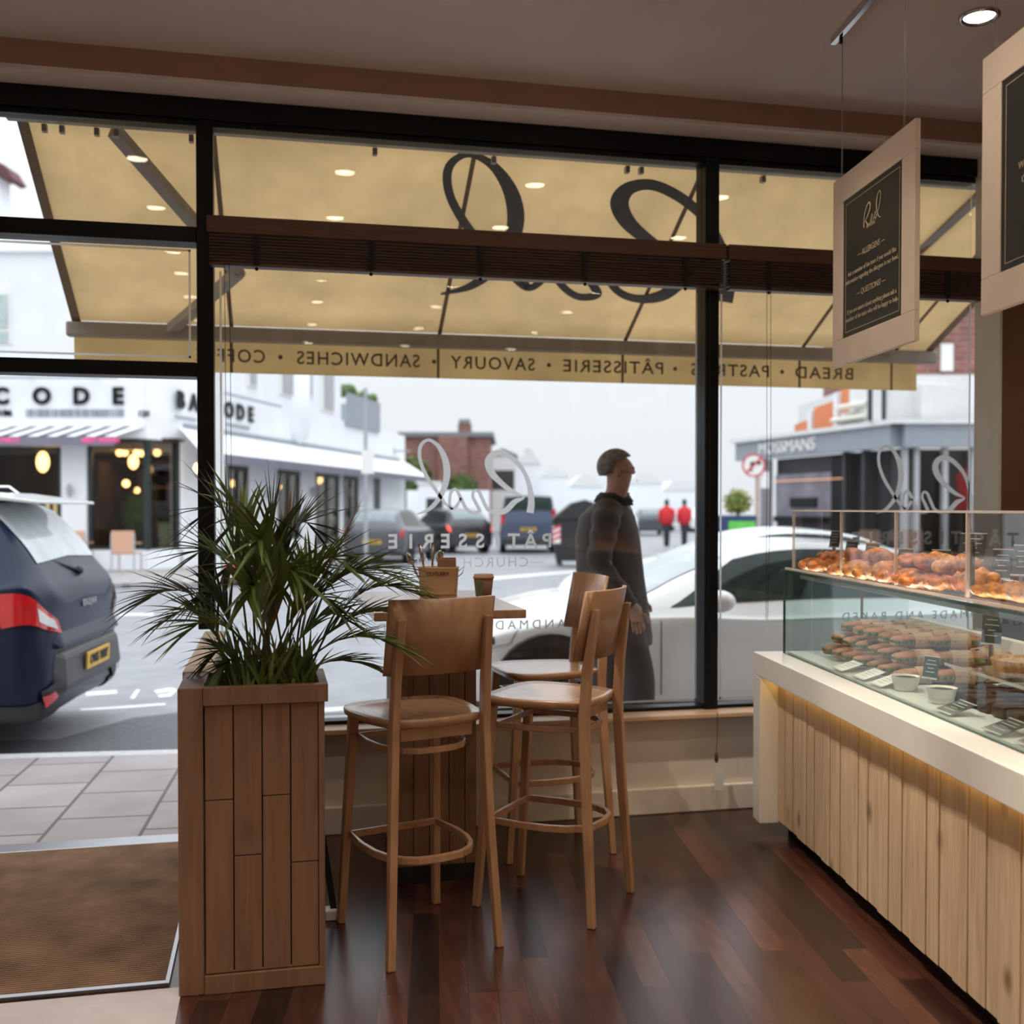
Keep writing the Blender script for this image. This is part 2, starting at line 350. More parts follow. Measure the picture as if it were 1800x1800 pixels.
def textmesh(body, size, bold=0, ext=.001, spacing=1.0, align='CENTER'):
    k = (body, size, bold, ext, spacing, align)
    if k not in _tc:
        c = bpy.data.curves.new('t', 'FONT'); c.body = body; c.size = size; c.offset = bold; c.extrude = ext; c.space_character = spacing
        c.align_x = align; c.align_y = 'CENTER'; c.resolution_u = 3
        o = bpy.data.objects.new('t', c); C.objects.link(o)
        dg = bpy.context.evaluated_depsgraph_get(); me = bpy.data.meshes.new_from_object(o.evaluated_get(dg))
        bpy.data.objects.remove(o); _tc[k] = me
    return _tc[k]
def TM(loc, rz=0, mirror=False, tilt=0, sx_=1):  # text standing upright, read from -Y side
    return Matrix.Translation(Vector(loc)) @ Matrix.Rotation(rz, 4, 'Z') @ Matrix.Rotation(R(90)+tilt, 4, 'X') @ Matrix.Diagonal((-sx_ if mirror else sx_, 1, 1, 1))
def text(mb, body, size, loc, rz=0, mirror=False, bold=0, ext=.001, spacing=1.0, tilt=0, sx_=1, align='CENTER'):
    return mb.mesh(textmesh(body, size, bold, ext, spacing, align), TM(loc, rz, mirror, tilt, sx_))
def tag(o, label=None, cat=None, group=None, kind=None):
    if label: o['label'] = label
    if cat: o['category'] = cat
    if group: o['group'] = group
    if kind: o['kind'] = kind
    return o
def thing(name, label, cat, loc=(0, 0, 0), rz=0, group=None, kind=None):
    o = bpy.data.objects.new(name, None); C.objects.link(o); o.empty_display_size = .1
    o.location = loc; o.rotation_euler = (0, 0, rz); return tag(o, label, cat, group, kind)
def struct(o): o['kind'] = 'structure'; return o
def kids(o): return [c for c in bpy.data.objects if c.parent == o]
def dup(root, loc, rz, label=None, group=None, scale=None):
    r = root.copy(); C.objects.link(r); r.location = loc; r.rotation_euler = (0, 0, rz) if not isinstance(rz, (tuple, list)) else rz
    if scale: r.scale = (scale,)*3
    if label: r['label'] = label
    if group: r['group'] = group
    for ch in kids(root):
        c = ch.copy(); C.objects.link(c); c.parent = r
        for g in kids(ch):
            d = g.copy(); C.objects.link(d); d.parent = c
    return r
def arc(a0, a1, n, rx, ry, c=(0, 0), z=0): return [(c[0]+rx*math.cos(a0+(a1-a0)*k/n), c[1]+ry*math.sin(a0+(a1-a0)*k/n), z) for k in range(n+1)]
def ell(c, rx, ry, n=16, rot=0, tilt=0):
    c = Vector(c); o = []
    for k in range(n):
        a = 2*PI*k/n; x = rx*math.cos(a); y = ry*math.sin(a)
        o.append(c+Vector((x*math.cos(rot)-y*math.sin(rot), x*math.sin(rot)+y*math.cos(rot), tilt*x)))
    return o
def cr1(p0, p1, p2, p3, t): return .5*((2*p1)+(p2-p0)*t+(2*p0-5*p1+4*p2-p3)*t*t+(3*p1-p0-3*p2+p3)*t*t*t)
def crl(pts, t):
    n = len(pts); i = min(int(t), n-2); f = t-i
    g = lambda k: pts[max(0, min(n-1, k))]
    return cr1(g(i-1), g(i), g(i+1), g(i+2), f)
def smoothpts(pts, n=6):
    P = [Vector(p) for p in pts]; return [crl(P, k/n) for k in range((len(P)-1)*n+1)]
# ---------------------------------------------------------------- room shell
CE = 3.22; WL = -2.3; WR = 4.7; YB = -4.2
struct(MB().box(WL-.1, WR+.1, YB-.1, 4.68, -.12, 0).build('floor', 'floor'))
struct(MB().box(WL-.1, WR+.1, YB-.1, 4.9, CE, CE+.12).build('ceiling', 'ceiling'))
struct(MB().box(WL-.12, WL, YB-.1, 4.9, 0, CE).build('wall_left', 'wallgrey'))
struct(MB().box(WR, WR+.12, YB-.1, 4.9, 0, CE).build('wall_right', 'brownwall'))
struct(MB().box(WL, WR, YB-.12, YB, 0, CE).build('wall_back', 'wallgrey'))
f = MB(); f.box(-.27, 3.5, 4.68, 4.86, 0, .44); f.box(WL, -1.75, 4.68, 4.86, 0, CE); struct(f.build('wall_front', 'wallgrey'))
struct(MB().box(3.525, WR, 4.72, 4.86, 0, CE).build('wall_front_right', 'brownwall'))
struct(MB().box(3.393, WR, 4.53, 4.715, 0, CE-.001).build('wall_front_pier', 'brownwall'))
struct(MB().box(3.378, 3.392, 4.528, 4.716, 0, CE-.001).build('trim_1', 'cream'))   # cream pilaster at the window's edge
b = struct(MB().box(WL, 3.377, 4.535, 4.86, 3.125, CE-.001).build('trim_2', 'beam'))
struct(MB().box(WL, 3.377, 4.54, 4.72, 3.108, 3.124).build('trim_3', 'soffit'))
struct(MB().box(-.26, 3.377, 4.655, 4.679, 0, .12).build('baseboard_front', 'wallgrey', bevel=.006))
s = struct(MB().box(-.265, 3.377, 4.60, 4.80, .441, .462).build('trim_4', 'sill', bevel=.004))

# window frames
YG = 4.75
def fr(name, *bx):
    m = MB()
    for b_ in bx: m.box(*b_)
    return struct(m.build(name, 'black', bevel=.004))
fr('trim_5', (WL, 3.377, 4.70, 4.82, 3.02, 3.107), (WL, 3.377, 4.715, 4.79, 2.995, 3.02))
fr('trim_6', (-.305, -.237, 4.70, 4.82, .89, 3.02))
fr('trim_7', (1.958, 2.026, 4.70, 4.82, .463, 3.02))
fr('trim_8', (-1.75, -.305, 4.70, 4.82, 2.507, 2.572))
fr('trim_9', (-1.75, -.305, 4.70, 4.82, 1.948, 2.008))
fr('trim_10', (-.237, 1.958, 4.72, 4.80, .463, .478), (2.026, 3.377, 4.72, 4.80, .463, .478))
fr('trim_11', (-1.82, -1.75, 4.70, 4.82, 0, 3.02))
struct(MB().box(-1.75, -.305, 4.685, 4.80, -.06, .008).build('trim_12', 'steel', bevel=.003))

# traced script lettering: strokes in a mirrored word, (px, py, width px) on the photo's first window
S = 4.736
def zp(x, y, w): return (640+x/S, 740+y/S, w/S)
STROKES = [
 [zp(1381, 765, 62), zp(1392, 680, 56), zp(1380, 560, 42), zp(1335, 430, 34), zp(1250, 325, 42), zp(1150, 265, 46), zp(1070, 280, 52), zp(1035, 345, 62), zp(1062, 430, 58), zp(1135, 510, 46), zp(1230, 585, 36), zp(1330, 635, 14), zp(1255, 672, 44), zp(1180, 745, 46), zp(1100, 765, 36), zp(1030, 735, 30),
  zp(985, 650, 30), zp(955, 590, 26), zp(918, 580, 22), zp(905, 630, 26), zp(940, 700, 30), zp(960, 752, 32), zp(900, 765, 30), zp(845, 720, 28), zp(800, 630, 30), zp(760, 568, 24), zp(722, 600, 26), zp(712, 690, 24), zp(735, 735, 26)],
 [zp(805, 640, 22), zp(775, 700, 26), zp(730, 735, 26), zp(680, 690, 24), zp(600, 580, 30), zp(520, 460, 32), zp(468, 330, 30), zp(468, 215, 30), zp(530, 158, 26), zp(610, 200, 34), zp(668, 300, 50), zp(690, 420, 58), zp(672, 540, 50), zp(620, 650, 40), zp(540, 735, 30), zp(440, 775, 8)],
]
def strokes_mesh(mb, f, thick):       # f maps (px,py) -> Vector on the surface; ribbons get a real thickness along thick
    for st in STROKES:
        P = smoothpts([Vector(p) for p in st], 6); L = []; Rr = []
        for k, q in enumerate(P):
            d = (P[min(k+1, len(P)-1)]-P[max(k-1, 0)]); d = Vector((d.x, d.y, 0)); d = d.normalized() if d.length > 0 else Vector((1, 0, 0))
            n = Vector((-d.y, d.x, 0))*max(q.z, .5)/2
            L.append(f(q.x+n.x, q.y+n.y)); Rr.append(f(q.x-n.x, q.y-n.y))
        for a in range(len(L)-1):
            q = [L[a], L[a+1], Rr[a+1], Rr[a]]
            i = [mb.p(v) for v in q]+[mb.p(v+Vector(thick)) for v in q]
            mb.f += [i[:4], i[4:][::-1], [i[0], i[1], i[5], i[4]], [i[3], i[2], i[6], i[7]]]
    return mb
def decals(parent, dx, xl, xr, zb, zt):
    m = MB(); strokes_mesh(m, lambda a, b_: ony(a, b_, YG-.008)+Vector((dx, 0, 0)), (0, .0006, 0)); m.build('script_lettering', 'decal', parent)
    m = MB()
    for i, ch in enumerate('PÂTISSERIE'):
        text(m, ch, .088, (1.215-i*.0775+dx, YG-.008, 1.25), mirror=True, bold=.0022, ext=.0003)
    m.build('lettering', 'decal', parent)
    m = MB(); text(m, 'CHURCH ROAD', .062, (.858+dx, YG-.008, 1.155), mirror=True, spacing=1.28, ext=.0003)
    m.box(1.135+dx, 1.20+dx, YG-.0085, YG-.008, 1.153, 1.157); m.box(.515+dx, .58+dx, YG-.0085, YG-.008, 1.153, 1.157); m.build('lettering', 'decal', parent)
    m = MB(); text(m, 'HANDMADE AND BAKED', .058, (.90+dx, YG-.008, .872), mirror=True, spacing=1.5, ext=.0003); m.build('lettering', 'decal', parent)
    m = MB(); m.box(xl, xl+.009, YG-.0085, YG-.008, zb, zt); m.box(xr-.009, xr, YG-.0085, YG-.008, zb, zt); m.box(xl, xr, YG-.0085, YG-.008, zb, zb+.009)
    m.build('border_line', 'decal', parent)
def win(n, x0, x1, z0, z1):
    w = thing('window_%d' % n, None, None, (0, 0, 0), kind='structure')
    MB().box(x0, x1, YG-.003, YG+.003, z0, z1).build('glass_pane', 'glass', w); return w
win(1, -1.75, -.305, 2.572, 2.995)
w = win(2, -1.75, -.305, 2.008, 2.507)
m = MB(); m.box(-.34, -.331, YG-.009, YG-.008, 2.03, 2.485); m.box(-1.7, -.331, YG-.009, YG-.008, 2.476, 2.485); m.box(-1.7, -.331, YG-.009, YG-.008, 2.03, 2.039); m.build('border_line', 'decal', w)
win(3, -.237, 1.958, 2.58, 2.995)
w = win(4, -.237, 1.958, .478, 2.58); decals(w, 0, -.215, 1.935, .50, 2.40)
win(5, 2.026, 3.377, 2.58, 2.995)
w = win(6, 2.026, 3.377, .478, 2.58); decals(w, 2.24, 2.05, 3.375, .50, 2.40)

# downlights
lights = []
for X in (-.68, .39, 1.45, 2.67, 3.75):
    for Y in (3.56, 2.62, 1.47, .75, -.2, -1.4, -2.6):
        if X > 3.3 and Y < 3: continue
        if abs(X-2.67) < .1 and Y == 3.56: X_ = 2.56
        else: X_ = X
        lights.append((X_, Y))
dl = None
for X, Y in lights:
    if dl is None:
        dl = thing('ceiling_downlight', '', 'light', (X, Y, CE))
        MB().lathe([(.074, 0), (.074, -.006), (.066, -.012), (.054, -.006), (.053, .004)], n=24).build('trim_ring', 'chrome', dl, smooth=True)
        MB().lathe([(.052, -.003), (.052, -.005), (.02, -.007)], n=20).build('lamp_disc', 'downlight', dl)
        o = dl
    else: o = dup(dl, (X, Y, CE), 0)
    if abs(X-2.56) < .02: o['label'] = 'lit round recessed ceiling downlight at the top right near the hanging signs'; o.pop('group', None)
    else: tag(o, 'recessed round ceiling downlight behind us, seen only as a spot reflected in the window', 'light', 'ceiling downlights'); 
    aim = abs(X-.39) < .1 and Y > 1; cs = X > 2.3 and 1 < Y < 3.6 and X < 3; L = bpy.data.lights.new('downlight_beam', 'SPOT'); L.energy = AIM_W if aim else CASE_W if cs else (BACK_W if Y < 1 else SPOT_W); L.spot_size = R(44 if aim else 60 if cs else 100); L.spot_blend = .5 if aim else .7; L.color = (1, .85, .68); L.shadow_soft_size = .03
    lo = bpy.data.objects.new('downlight_beam', L); C.objects.link(lo); lo.location = (0, 0, -.03); lo.parent = o
    if aim: lo.rotation_euler = Vector((X-(1.97-.15*(3.56-Y)), -.06 if Y > 3 else .1, 2.62)).to_track_quat('Z', 'Y').to_euler()

# ---------------------------------------------------------------- blinds
def blind(x0, x1, label):
    t = thing('wooden_blind', label, 'blind', ((x0+x1)/2, 4.67, 2.60), 0, None)
    h = (x1-x0)/2
    MB().box(-h, h, -.035, .03, -.062, .008).build('headrail', 'blindrail', t, bevel=.004)
    m = MB()
    for k in range(9): m.box(-h+.01, h-.01, -.028+.002*(k % 2), .026, -.068-k*.0125-.0085, -.068-k*.0125)
    m.build('slat_stack', 'blind', t)
    MB().box(-h+.01, h-.01, -.03, .028, -.195, -.183).build('bottom_rail', 'blindrail', t, bevel=.002)
    n = max(3, round((x1-x0)/.45))
    for k in range(n):
        x = -h+.2+(2*h-.4)*k/(n-1); m = MB(); m.box(x-.012, x+.012, -.034, -.031, -.19, -.062); m.sphere((x, -.03, -.205), .008, 8, 6); m.build('tape', 'blackmatte', t)
    for dx in ((-h+.07, h-.10) if x1 < 2.2 else (.02-h+.17,)):
        for q in (0, .02): MB().tube([(dx+q, -.03, -.19), (dx+q+.004, -.03, -1.0), (dx+q*.4+.003, -.03, -1.72)], .0012, 5).build('cord', 'blackmatte', t)
    return t
blind(-.26, 2.035, 'long dark wooden blind raised across the wide middle window')
blind(2.045, 3.375, 'shorter dark wooden blind raised across the right-hand window')
t = thing('cord_tag', 'white paper tag and small wooden toggle hanging on the blind cord below the window sill', 'tag', (1.975, 4.60, .46))
MB().tube([(0, -.012, .01), (0, -.012, -.10), (-.004, -.012, -.17)], .0015, 5).build('cord', 'blackmatte', t)
MB().lathe([(.004, 0), (.008, -.02), (.009, -.045), (.004, -.055)], (-.004, -.012, -.165), 10).build('toggle', 'blindrail', t, smooth=True)
MB().prism([(-.015, -.345), (.03, -.35), (.03, -.25), (.012, -.225), (-.012, -.222)], -.014, -.011).build('paper_tag', 'paper', t)

# ---------------------------------------------------------------- entrance: mat, partition, planter, palm
struct(MB().box(-1.9, -.262, 1.2, 3.262, .0005, .004).build('floor_glare', 'glarefloor'))  # doorway glare put into a thin pale slab over the boards
t = thing('door_mat', 'brown ribbed coir entrance mat set in a metal edge by the doorway', 'doormat', (-.30, 3.28, 0))
m = MB(); m.box(-1.45, -.012, .02, 1.40, .001, .008)
for k in range(92): y = .02+k*.015; m.box(-1.45, -.012, y, y+.009, .008, .0095)
m.build('mat_pile', 'coir', t)
m = MB(); m.box(-1.47, 0, 0, .02, .001, .012); m.box(-.012, 0, .02, 1.40, .001, .012); m.build('metal_edge', 'steel', t)

t = thing('low_partition', 'low wooden half-wall with a pale ledge running from the planter to the window', 'partition', (-.27, 3.53, 0))
m = MB(); m.box(0, .07, 0, 1.145, .001, .86)
m.build('panel', 'pinebrown', t); MB().box(-.008, .078, 0, 1.145, .861, .885).build('ledge', 'pineledge', t, bevel=.003)

t = thing('wooden_planter', 'tall square brown timber-clad planter box holding the palm', 'planter', (-.268, 3.20, 0))
m = MB(); m.box(.002, .072, 0, .30, .001, .885); m.build('corner_post', 'pinebrown', t, bevel=.003, label='wide plain board up the left corner')
m = MB(); m.box(.073, .425, -.012, .02, .835, .887); m.box(.40, .425, .021, .30, .835, .887); m.box(.073, .40, .28, .30, .835, .887); m.build('top_rail', 'pinebrown', t, bevel=.002)
m = MB(); m.box(.073, .41, -.003, .02, .001, .055); m.build('bottom_rail', 'pinebrown', t, bevel=.002)
m = MB(); m.box(.398, .415, -.002, .30, .001, .834); m.build('side_panel', 'pinebrown', t)
m = MB(); cw = (.398-.075)/4
joints = [[.56], [.395], [.565], [.365]]
for c_ in range(4):
    zs = [.057]+[z for z in joints[c_]]+[.833]
    for a, b_ in zip(zs, zs[1:]): m.box(.075+c_*cw+.0018, .075+(c_+1)*cw-.0018, .004, .02, a+.0015, b_-.0015)
m.build('plank_panel', 'pinebrown', t, bevel=.0012)
MB().box(.074, .398, .021, .026, .057, .833).build('backing', 'darkwood', t)
MB().box(.075, .397, .027, .279, .60, .845).build('soil', 'soil', t)

def blade(m, base, d, L, w, droop, nrm):
    d = Vector(d).normalized(); side = d.cross(Vector(nrm)).normalized()
    P = []
    for k in range(5):
        s_ = k/4; c = Vector(base)+d*L*s_+Vector((0, 0, -droop*L*s_*s_)); ww = w*(.45+.55*math.sin(PI*min(1, s_*1.25+.2)))*(1 if s_ < .8 else (1-s_)/.2*.9+.08)
        P.append((c-side*ww/2, c+Vector((0, 0, -ww*.25)), c+side*ww/2))
    ids = [[m.p(q) for q in r] for r in P]
    for a, b_ in zip(ids, ids[1:]):
        m.f += [[a[0], a[1], b_[1], b_[0]], [a[1], a[2], b_[2], b_[1]]]
palm_loc = Vector((-.03, 3.345, .845))
palm = thing('potted_palm', 'bushy green palm with long narrow leaflets growing in the timber planter', 'plant', palm_loc)
tips = [(372, 898, 0, 1), (345, 975, -.05, 0), (265, 1050, -.05, 1), (300, 1085, .1, 0), (420, 912, .1, 0), (482, 915, 0, 1), (455, 955, -.12, 0), (505, 945, .12, 2), (545, 925, .05, 1), (605, 945, 0, 2),
        (600, 990, -.1, 0), (650, 1015, .1, 0), (685, 1010, -.1, 0), (722, 1040, 0, 0), (712, 1085, .1, 0), (695, 1135, -.1, 0), (668, 1180, .05, 0), (560, 1000, .15, 0), (520, 1010, -.15, 0),
        (400, 1000, .15, 0), (355, 1050, .1, 1), (330, 1110, -.1, 0), (368, 1160, .05, 0), (385, 1185, -.08, 0), (440, 1040, -.15, 0), (580, 1060, -.12, 0), (610, 1090, .12, 0), (470, 1000, .05, 1)]
for i, (tx, ty, dy, kd) in enumerate(tips):
    tip = ony(tx, ty, palm_loc.y+dy)-palm_loc
    b0 = Vector((rnd.uniform(-.06, .09), rnd.uniform(-.05, .05), 0)); b0.x += tip.x*.12
    top = Vector((tip.x*.55, tip.y*.5, max(tip.z+.10, tip.z*1.0+.03, .12)))
    if kd == 2: top = b0.lerp(tip, .6)
    P = []
    for k in range(17):
        s_ = k/16; P.append(b0*(1-s_)**2+top*2*s_*(1-s_)+tip*s_*s_)
    fr_ = MB(); fr_.tube(P, [.0042*(1-.8*k/16) for k in range(17)], 5)
    fo = fr_.build('frond', 'stem', palm)
    lf = MB(); n = 12 if kd != 2 else 9
    Lb = min(.24, .10+.22*(tip-b0).length)
    for k in range(n):
        s_ = .34+.66*k/(n-1); j = min(15, int(s_*16)); q = P[j].lerp(P[min(16, j+1)], s_*16-j) if j < 16 else P[16]
        d = (P[min(16, j+1)]-P[max(0, j-1)]).normalized()
        up = Vector((0, 0, 1)); sd = d.cross(up); sd = sd.normalized() if sd.length > .05 else Vector((1, 0, 0)); nn = sd.cross(d)
        for sg in (-1, 1):
            a = (.62 if kd != 2 else .35)-.28*s_+rnd.uniform(-.08, .08)
            dd = d*math.cos(a)+sd*sg*math.sin(a)+nn*rnd.uniform(.0, .18)
            blade(lf, q, dd, Lb*(1.05-.45*abs(s_-.55))*rnd.uniform(.85, 1.1), .0155 if kd != 2 else .016, rnd.uniform(.05, .30), nn)
    lf.build('leaflets', ('leaf', 'leafdark', 'leafdry')[kd], fo, label='browning dry leaflets' if kd == 2 else None)
m = MB()
for i in range(110):
    a = rnd.uniform(0, 2*PI); r_ = rnd.uniform(0, 1)**.5; q = Vector((.03+r_*.13*math.cos(a), r_*.09*math.sin(a), .0))
    blade(m, q, (rnd.uniform(-.5, .5), rnd.uniform(-.4, .4), 1), rnd.uniform(.08, .30), .012, .2, (0, 1, 0))
m.build('low_foliage', 'leaf', palm)

t = thing('folded_easel', 'folded black easel frame with a white foot tucked behind the planter', 'easel', (.20, 3.72, 0))
m = MB(); m.bar((-.055, .03, .40), (.0, -.01, .03), .022, .012); m.bar((-.12, .10, .03), (-.055, .035, .40), .022, .012); m.bar((-.09, .06, .2), (-.03, .01, .2), .015, .01); m.build('leg_frame', 'blackmatte', t)
MB().box(-.03, .02, -.035, .02, .001, .035).build('foot', 'white', t, bevel=.004)

# ---------------------------------------------------------------- bar table and stools
t = thing('bar_table', 'high wooden bar table on a plank-clad pedestal against the window', 'table', (.60, 4.10, 0))
MB().box(-.265, .265, -.43, .495, 1.015, 1.045).build('table_top', 'table', t, bevel=.003)
m = MB()
for k, x in enumerate((-.15, -.09, -.03, .045, .105)):
    w_ = (.06, .06, .075, .06, .045)[k]
    for a, b_ in (((.06, .62), (.623, 1.013)) if k % 2 else ((.06, .82), (.823, 1.013))): m.box(x+.0015, x+w_-.0015, -.10, -.085, a, b_)
    for a, b_ in ((.06, 1.013),): m.box(.135, .15, -.084+k*.074, -.084+(k+1)*.074-.003, a, b_); m.box(-.15, -.135, -.084+k*.074, -.084+(k+1)*.074-.003, a, b_)
m.box(-.135, .135, -.085, .285, .06, 1.013)
m.build('pedestal', 'pinebrown', t, bevel=.001)
MB().box(-.155, .155, -.105, .29, .001, .058).build('plinth', 'blackmatte', t)

def Dloop(bx, fy, by, z, n=10, cr=.03):
    # straight front bar at y=fy (half width bx), rounded back reaching y=by
    pts = [(-bx*.93, fy, z), (bx*.93, fy, z)]
    for k in range(n+1):
        a = PI*k/n; pts.append((bx*math.copysign(abs(math.cos(a))**.72, math.cos(a)), fy*.25-(fy*.25-by)*math.sin(a)**.8, z))
    return pts
def make_stool():
    t = thing('bar_stool', '', 'stool')
    SH = .745
    # local: +y is front of seat, back posts at -y
    pts = smoothpts([(.02, .205, 0), (.12, .20, 0), (.185, .165, 0), (.205, .08, 0), (.195, -.03, 0), (.17, -.13, 0), (.14, -.175, 0), (.06, -.195, 0), (0, -.20, 0)], 3)
    half = [(p.x, p.y) for p in pts]; poly = half+[(-x, y) for x, y in reversed(half)]
    rings = []
    for z, sc in ((-.030, .93), (-.022, .985), (-.006, 1), (0, .985)): rings.append([Vector((x*sc, y*sc, SH+z)) for x, y in poly])
    for sc, dz in ((.8, -.005), (.5, -.010), (.15, -.011)): rings.append([Vector((x*sc, y*sc, SH+dz)) for x, y in poly])
    MB().loft(rings).build('seat', 'beechseat', t, smooth=True)
    for s_ in (-1, 1):
        MB().bar((s_*.178, .215, 0), (s_*.150, .165, SH-.028), .026, .026, w2=.032, h2=.032).build('leg', 'beech', t, bevel=.004)
        m = MB(); P = [(s_*.188, -.225, 0), (s_*.168, -.198, .40), (s_*.158, -.185, .70), (s_*.155, -.195, .86), (s_*.150, -.225, 1.06)]
        ww = [.026, .032, .036, .034, .024]
        rings = []
        for (x, y, z), q in zip(P, ww): rings.append([Vector((x-.013, y-q/2, z)), Vector((x+.013, y-q/2, z)), Vector((x+.013, y+q/2, z)), Vector((x-.013, y+q/2, z))])
        m.loft(rings); m.build('leg', 'beech', t, bevel=.004, label='tall back leg that carries on up as the backrest post')
    MB().rectloop(Dloop(.150, .150, -.165, .640), .014, .020).build('upper_ring', 'beech', t, bevel=.003, smooth=False)
    MB().rectloop(Dloop(.170, .178, -.195, .305), .016, .024).build('foot_ring', 'beech', t, bevel=.003)
    MB().box(-.125, .125, -.16, -.145, SH-.07, SH-.03).build('apron', 'beech', t)
    # curved back panel in front of the posts
    G = []
    for zz in (.885, 1.0, 1.12):
        row = []
        for k in range(15):
            u = -1+2*k/14; row.append(Vector((u*.182, -.178-(zz-.885)*.19-.045*(1-u*u)+.022, zz)))
        G.append(row)
    o = MB().grid(G).build('backrest', 'beech', t, solid=.013, smooth=True)
    return t
st0 = make_stool()
def place_stool(o, x, y, face, label):
    rz = math.atan2(face[1], face[0])-PI/2
    if o is None: o = dup(st0, (x, y, 0), rz)
    o.location = (x, y, .001); o.rotation_euler = (0, 0, rz); o['label'] = label
place_stool(st0, .455, 3.515, (-.30, .954), 'wooden bar stool nearest the camera, its curved back turned to us beside the planter')
place_stool(None, .975, 3.72, (-.78, .625), 'front right wooden bar stool at the table, standing in front of another stool')
place_stool(None, 1.10, 4.33, (-.995, -.10), 'far wooden bar stool with its back by the window glass')

t = thing('cutlery_tin', 'cream metal tin with wire handles holding cutlery and napkins on the bar table', 'tin', onz(771, 1046, 1.0455), R(-12))
def rr(rx, ry, z, n=20): return [Vector((rx*math.copysign(abs(math.cos(2*PI*k/n+.15))**.55, math.cos(2*PI*k/n+.15)), ry*math.copysign(abs(math.sin(2*PI*k/n+.15))**.55, math.sin(2*PI*k/n+.15)), z)) for k in range(n)]
MB().loft([rr(.074, .045, 0), rr(.076, .047, .01), rr(.082, .053, .108), rr(.085, .056, .112), rr(.085, .056, .116), rr(.079, .050, .114), rr(.074, .045, .01)]).build('tin_body', 'tin', t, smooth=True)
m = MB()
for s_ in (-1, 1): MB().tube([(s_*.079, 0, .075), (s_*.097, 0, .09), (s_*.104, 0, .115), (s_*.080, 0, .098)], .0022, 6).build('wire_handle', 'steel', t)
m = MB(); text(m, 'CUTLERY', .022, (0, -.0545, .088), bold=.0004, ext=.0005); m.build('lettering', 'ink', t)
tl = t.location
def inworld(p): return Matrix.Translation(tl) @ Matrix.Rotation(R(-12), 4, 'Z') @ Vector(p)
n_ = thing('napkin_stack', 'folded brown paper napkins standing in the cutlery tin', 'napkins', inworld((.03, 0, .012)), R(-12))
m = MB()
for k in range(9): m.box(-.03+rnd.uniform(-.002, .002), .04, -.036+k*.008, -.030+k*.008, 0, .135+rnd.uniform(-.004, .006))
m.build('napkin_fold', 'napkin', n_, bevel=.0015)
def cutl(kind, x, y, lean, leany, label):
    o = thing(kind, label, kind, inworld((x, y, .012)), R(-12)); o.rotation_euler = (R(leany), R(lean), R(-12))
    m = MB(); m.tube([(0, 0, 0), (0, 0, .10), (0, 0, .12)], [.003, .0035, .005], 6)
    m.build('handle', 'chrome', o)
    m = MB()
    if kind == 'knife': m.loft([[Vector((-.003, -.001, .12)), Vector((.003, -.001, .12)), Vector((.003, .001, .12)), Vector((-.003, .001, .12))], [Vector((-.008, -.0012, .15)), Vector((.008, -.0012, .15)), Vector((.008, .0012, .15)), Vector((-.008, .0012, .15))], [Vector((-.008, -.001, .20)), Vector((.003, -.001, .205)), Vector((.003, .001, .205)), Vector((-.008, .001, .20))]])
    elif kind == 'spoon': m.sphere((0, 0, .148), .028, 10, 8, (.5, .22, 1))
    else:
        m.sphere((0, 0, .132), .014, 8, 6, (.8, .2, 1))
        for q in (-1, 0, 1): m.tube([(q*.006, 0, .135), (q*.0065, 0, .17)], .0016, 5)
    m.build({'knife': 'blade', 'spoon': 'bowl', 'fork': 'tines'}[kind], 'chrome', o, smooth=True)
cutl('spoon', -.055, 0, -24, 0, 'steel spoon leaning far left out of the cutlery tin')
cutl('knife', -.045, -.01, -8, 3, 'steel knife standing upright left of centre in the cutlery tin')
cutl('knife', -.030, .01, 2, -4, 'taller steel knife leaning slightly right in the cutlery tin')
cutl('fork', -.02, .02, 12, 0, 'steel fork beside the napkins in the cutlery tin')
cutl('spoon', -.015, -.02, 8, 4, 'steel spoon touching the napkins in the cutlery tin')
t = thing('paper_cup', 'small brown takeaway coffee cup with a tan lid on the bar table', 'cup', onz(850, 1056, 1.0455))
MB().lathe([(.028, 0), (.038, .088), (.036, .088), (.027, .003)]).build('cup_body', 'cup', t, smooth=True)
MB().lathe([(.040, .086), (.0405, .092), (.038, .094), (.037, .102), (.034, .103), (.02, .100)]).build('cup_lid', 'cuplid', t, smooth=True)
m = MB(); g = []
for z in (.02, .075): g.append([Vector(((.0287+.0114*z/.1+.0004)*math.cos(a_), (.0287+.0114*z/.1+.0004)*math.sin(a_), z)) for a_ in [R(190+8*k) for k in range(9)]])
m.grid(g).build('label_print', 'cupgreen', t, solid=.0006)
# ---------------------------------------------------------------- counter and display case
CO = Vector((2.03, 4.33, 0)); CRZ = R(-8.63)
CM = Matrix.Translation(CO) @ Matrix.Rotation(CRZ, 4, 'Z'); CMI = CM.inverted()
def cw_(x, y, z=0): return CM @ Vector((x, y, z))
def cplane(px, py, xl):      # pixel -> counter-local point on the plane x = xl
    a = CMI @ Vector((0, 0, EYE)); b_ = CMI @ (Vector((0, 0, EYE))+Vector(ray(px, py))); t_ = (xl-a.x)/(b_.x-a.x); return a+(b_-a)*t_
def cz(px, py, z): return CMI @ onz(px, py, z)
LC = 3.7
t = thing('serving_counter', 'white topped serving counter fronted with knotty pale pine boards', 'counter', CO, CRZ)
MB().box(0, .74, -LC, 0, .685, .78).build('counter_top', 'counterwhite', t, bevel=.003)
MB().box(0, .74, -.10, 0, .06, .684).build('end_panel', 'counterwhite', t, bevel=.003)
m = MB(); y = -.102; k = 0
while y > -LC:
    w_ = (.075, .085, .06, .095, .07, .08)[k % 6]*1.12; m.box(.078+.003*((k*7) % 3), .098, y-w_+.0045, y, .075, .684); y -= w_; k += 1
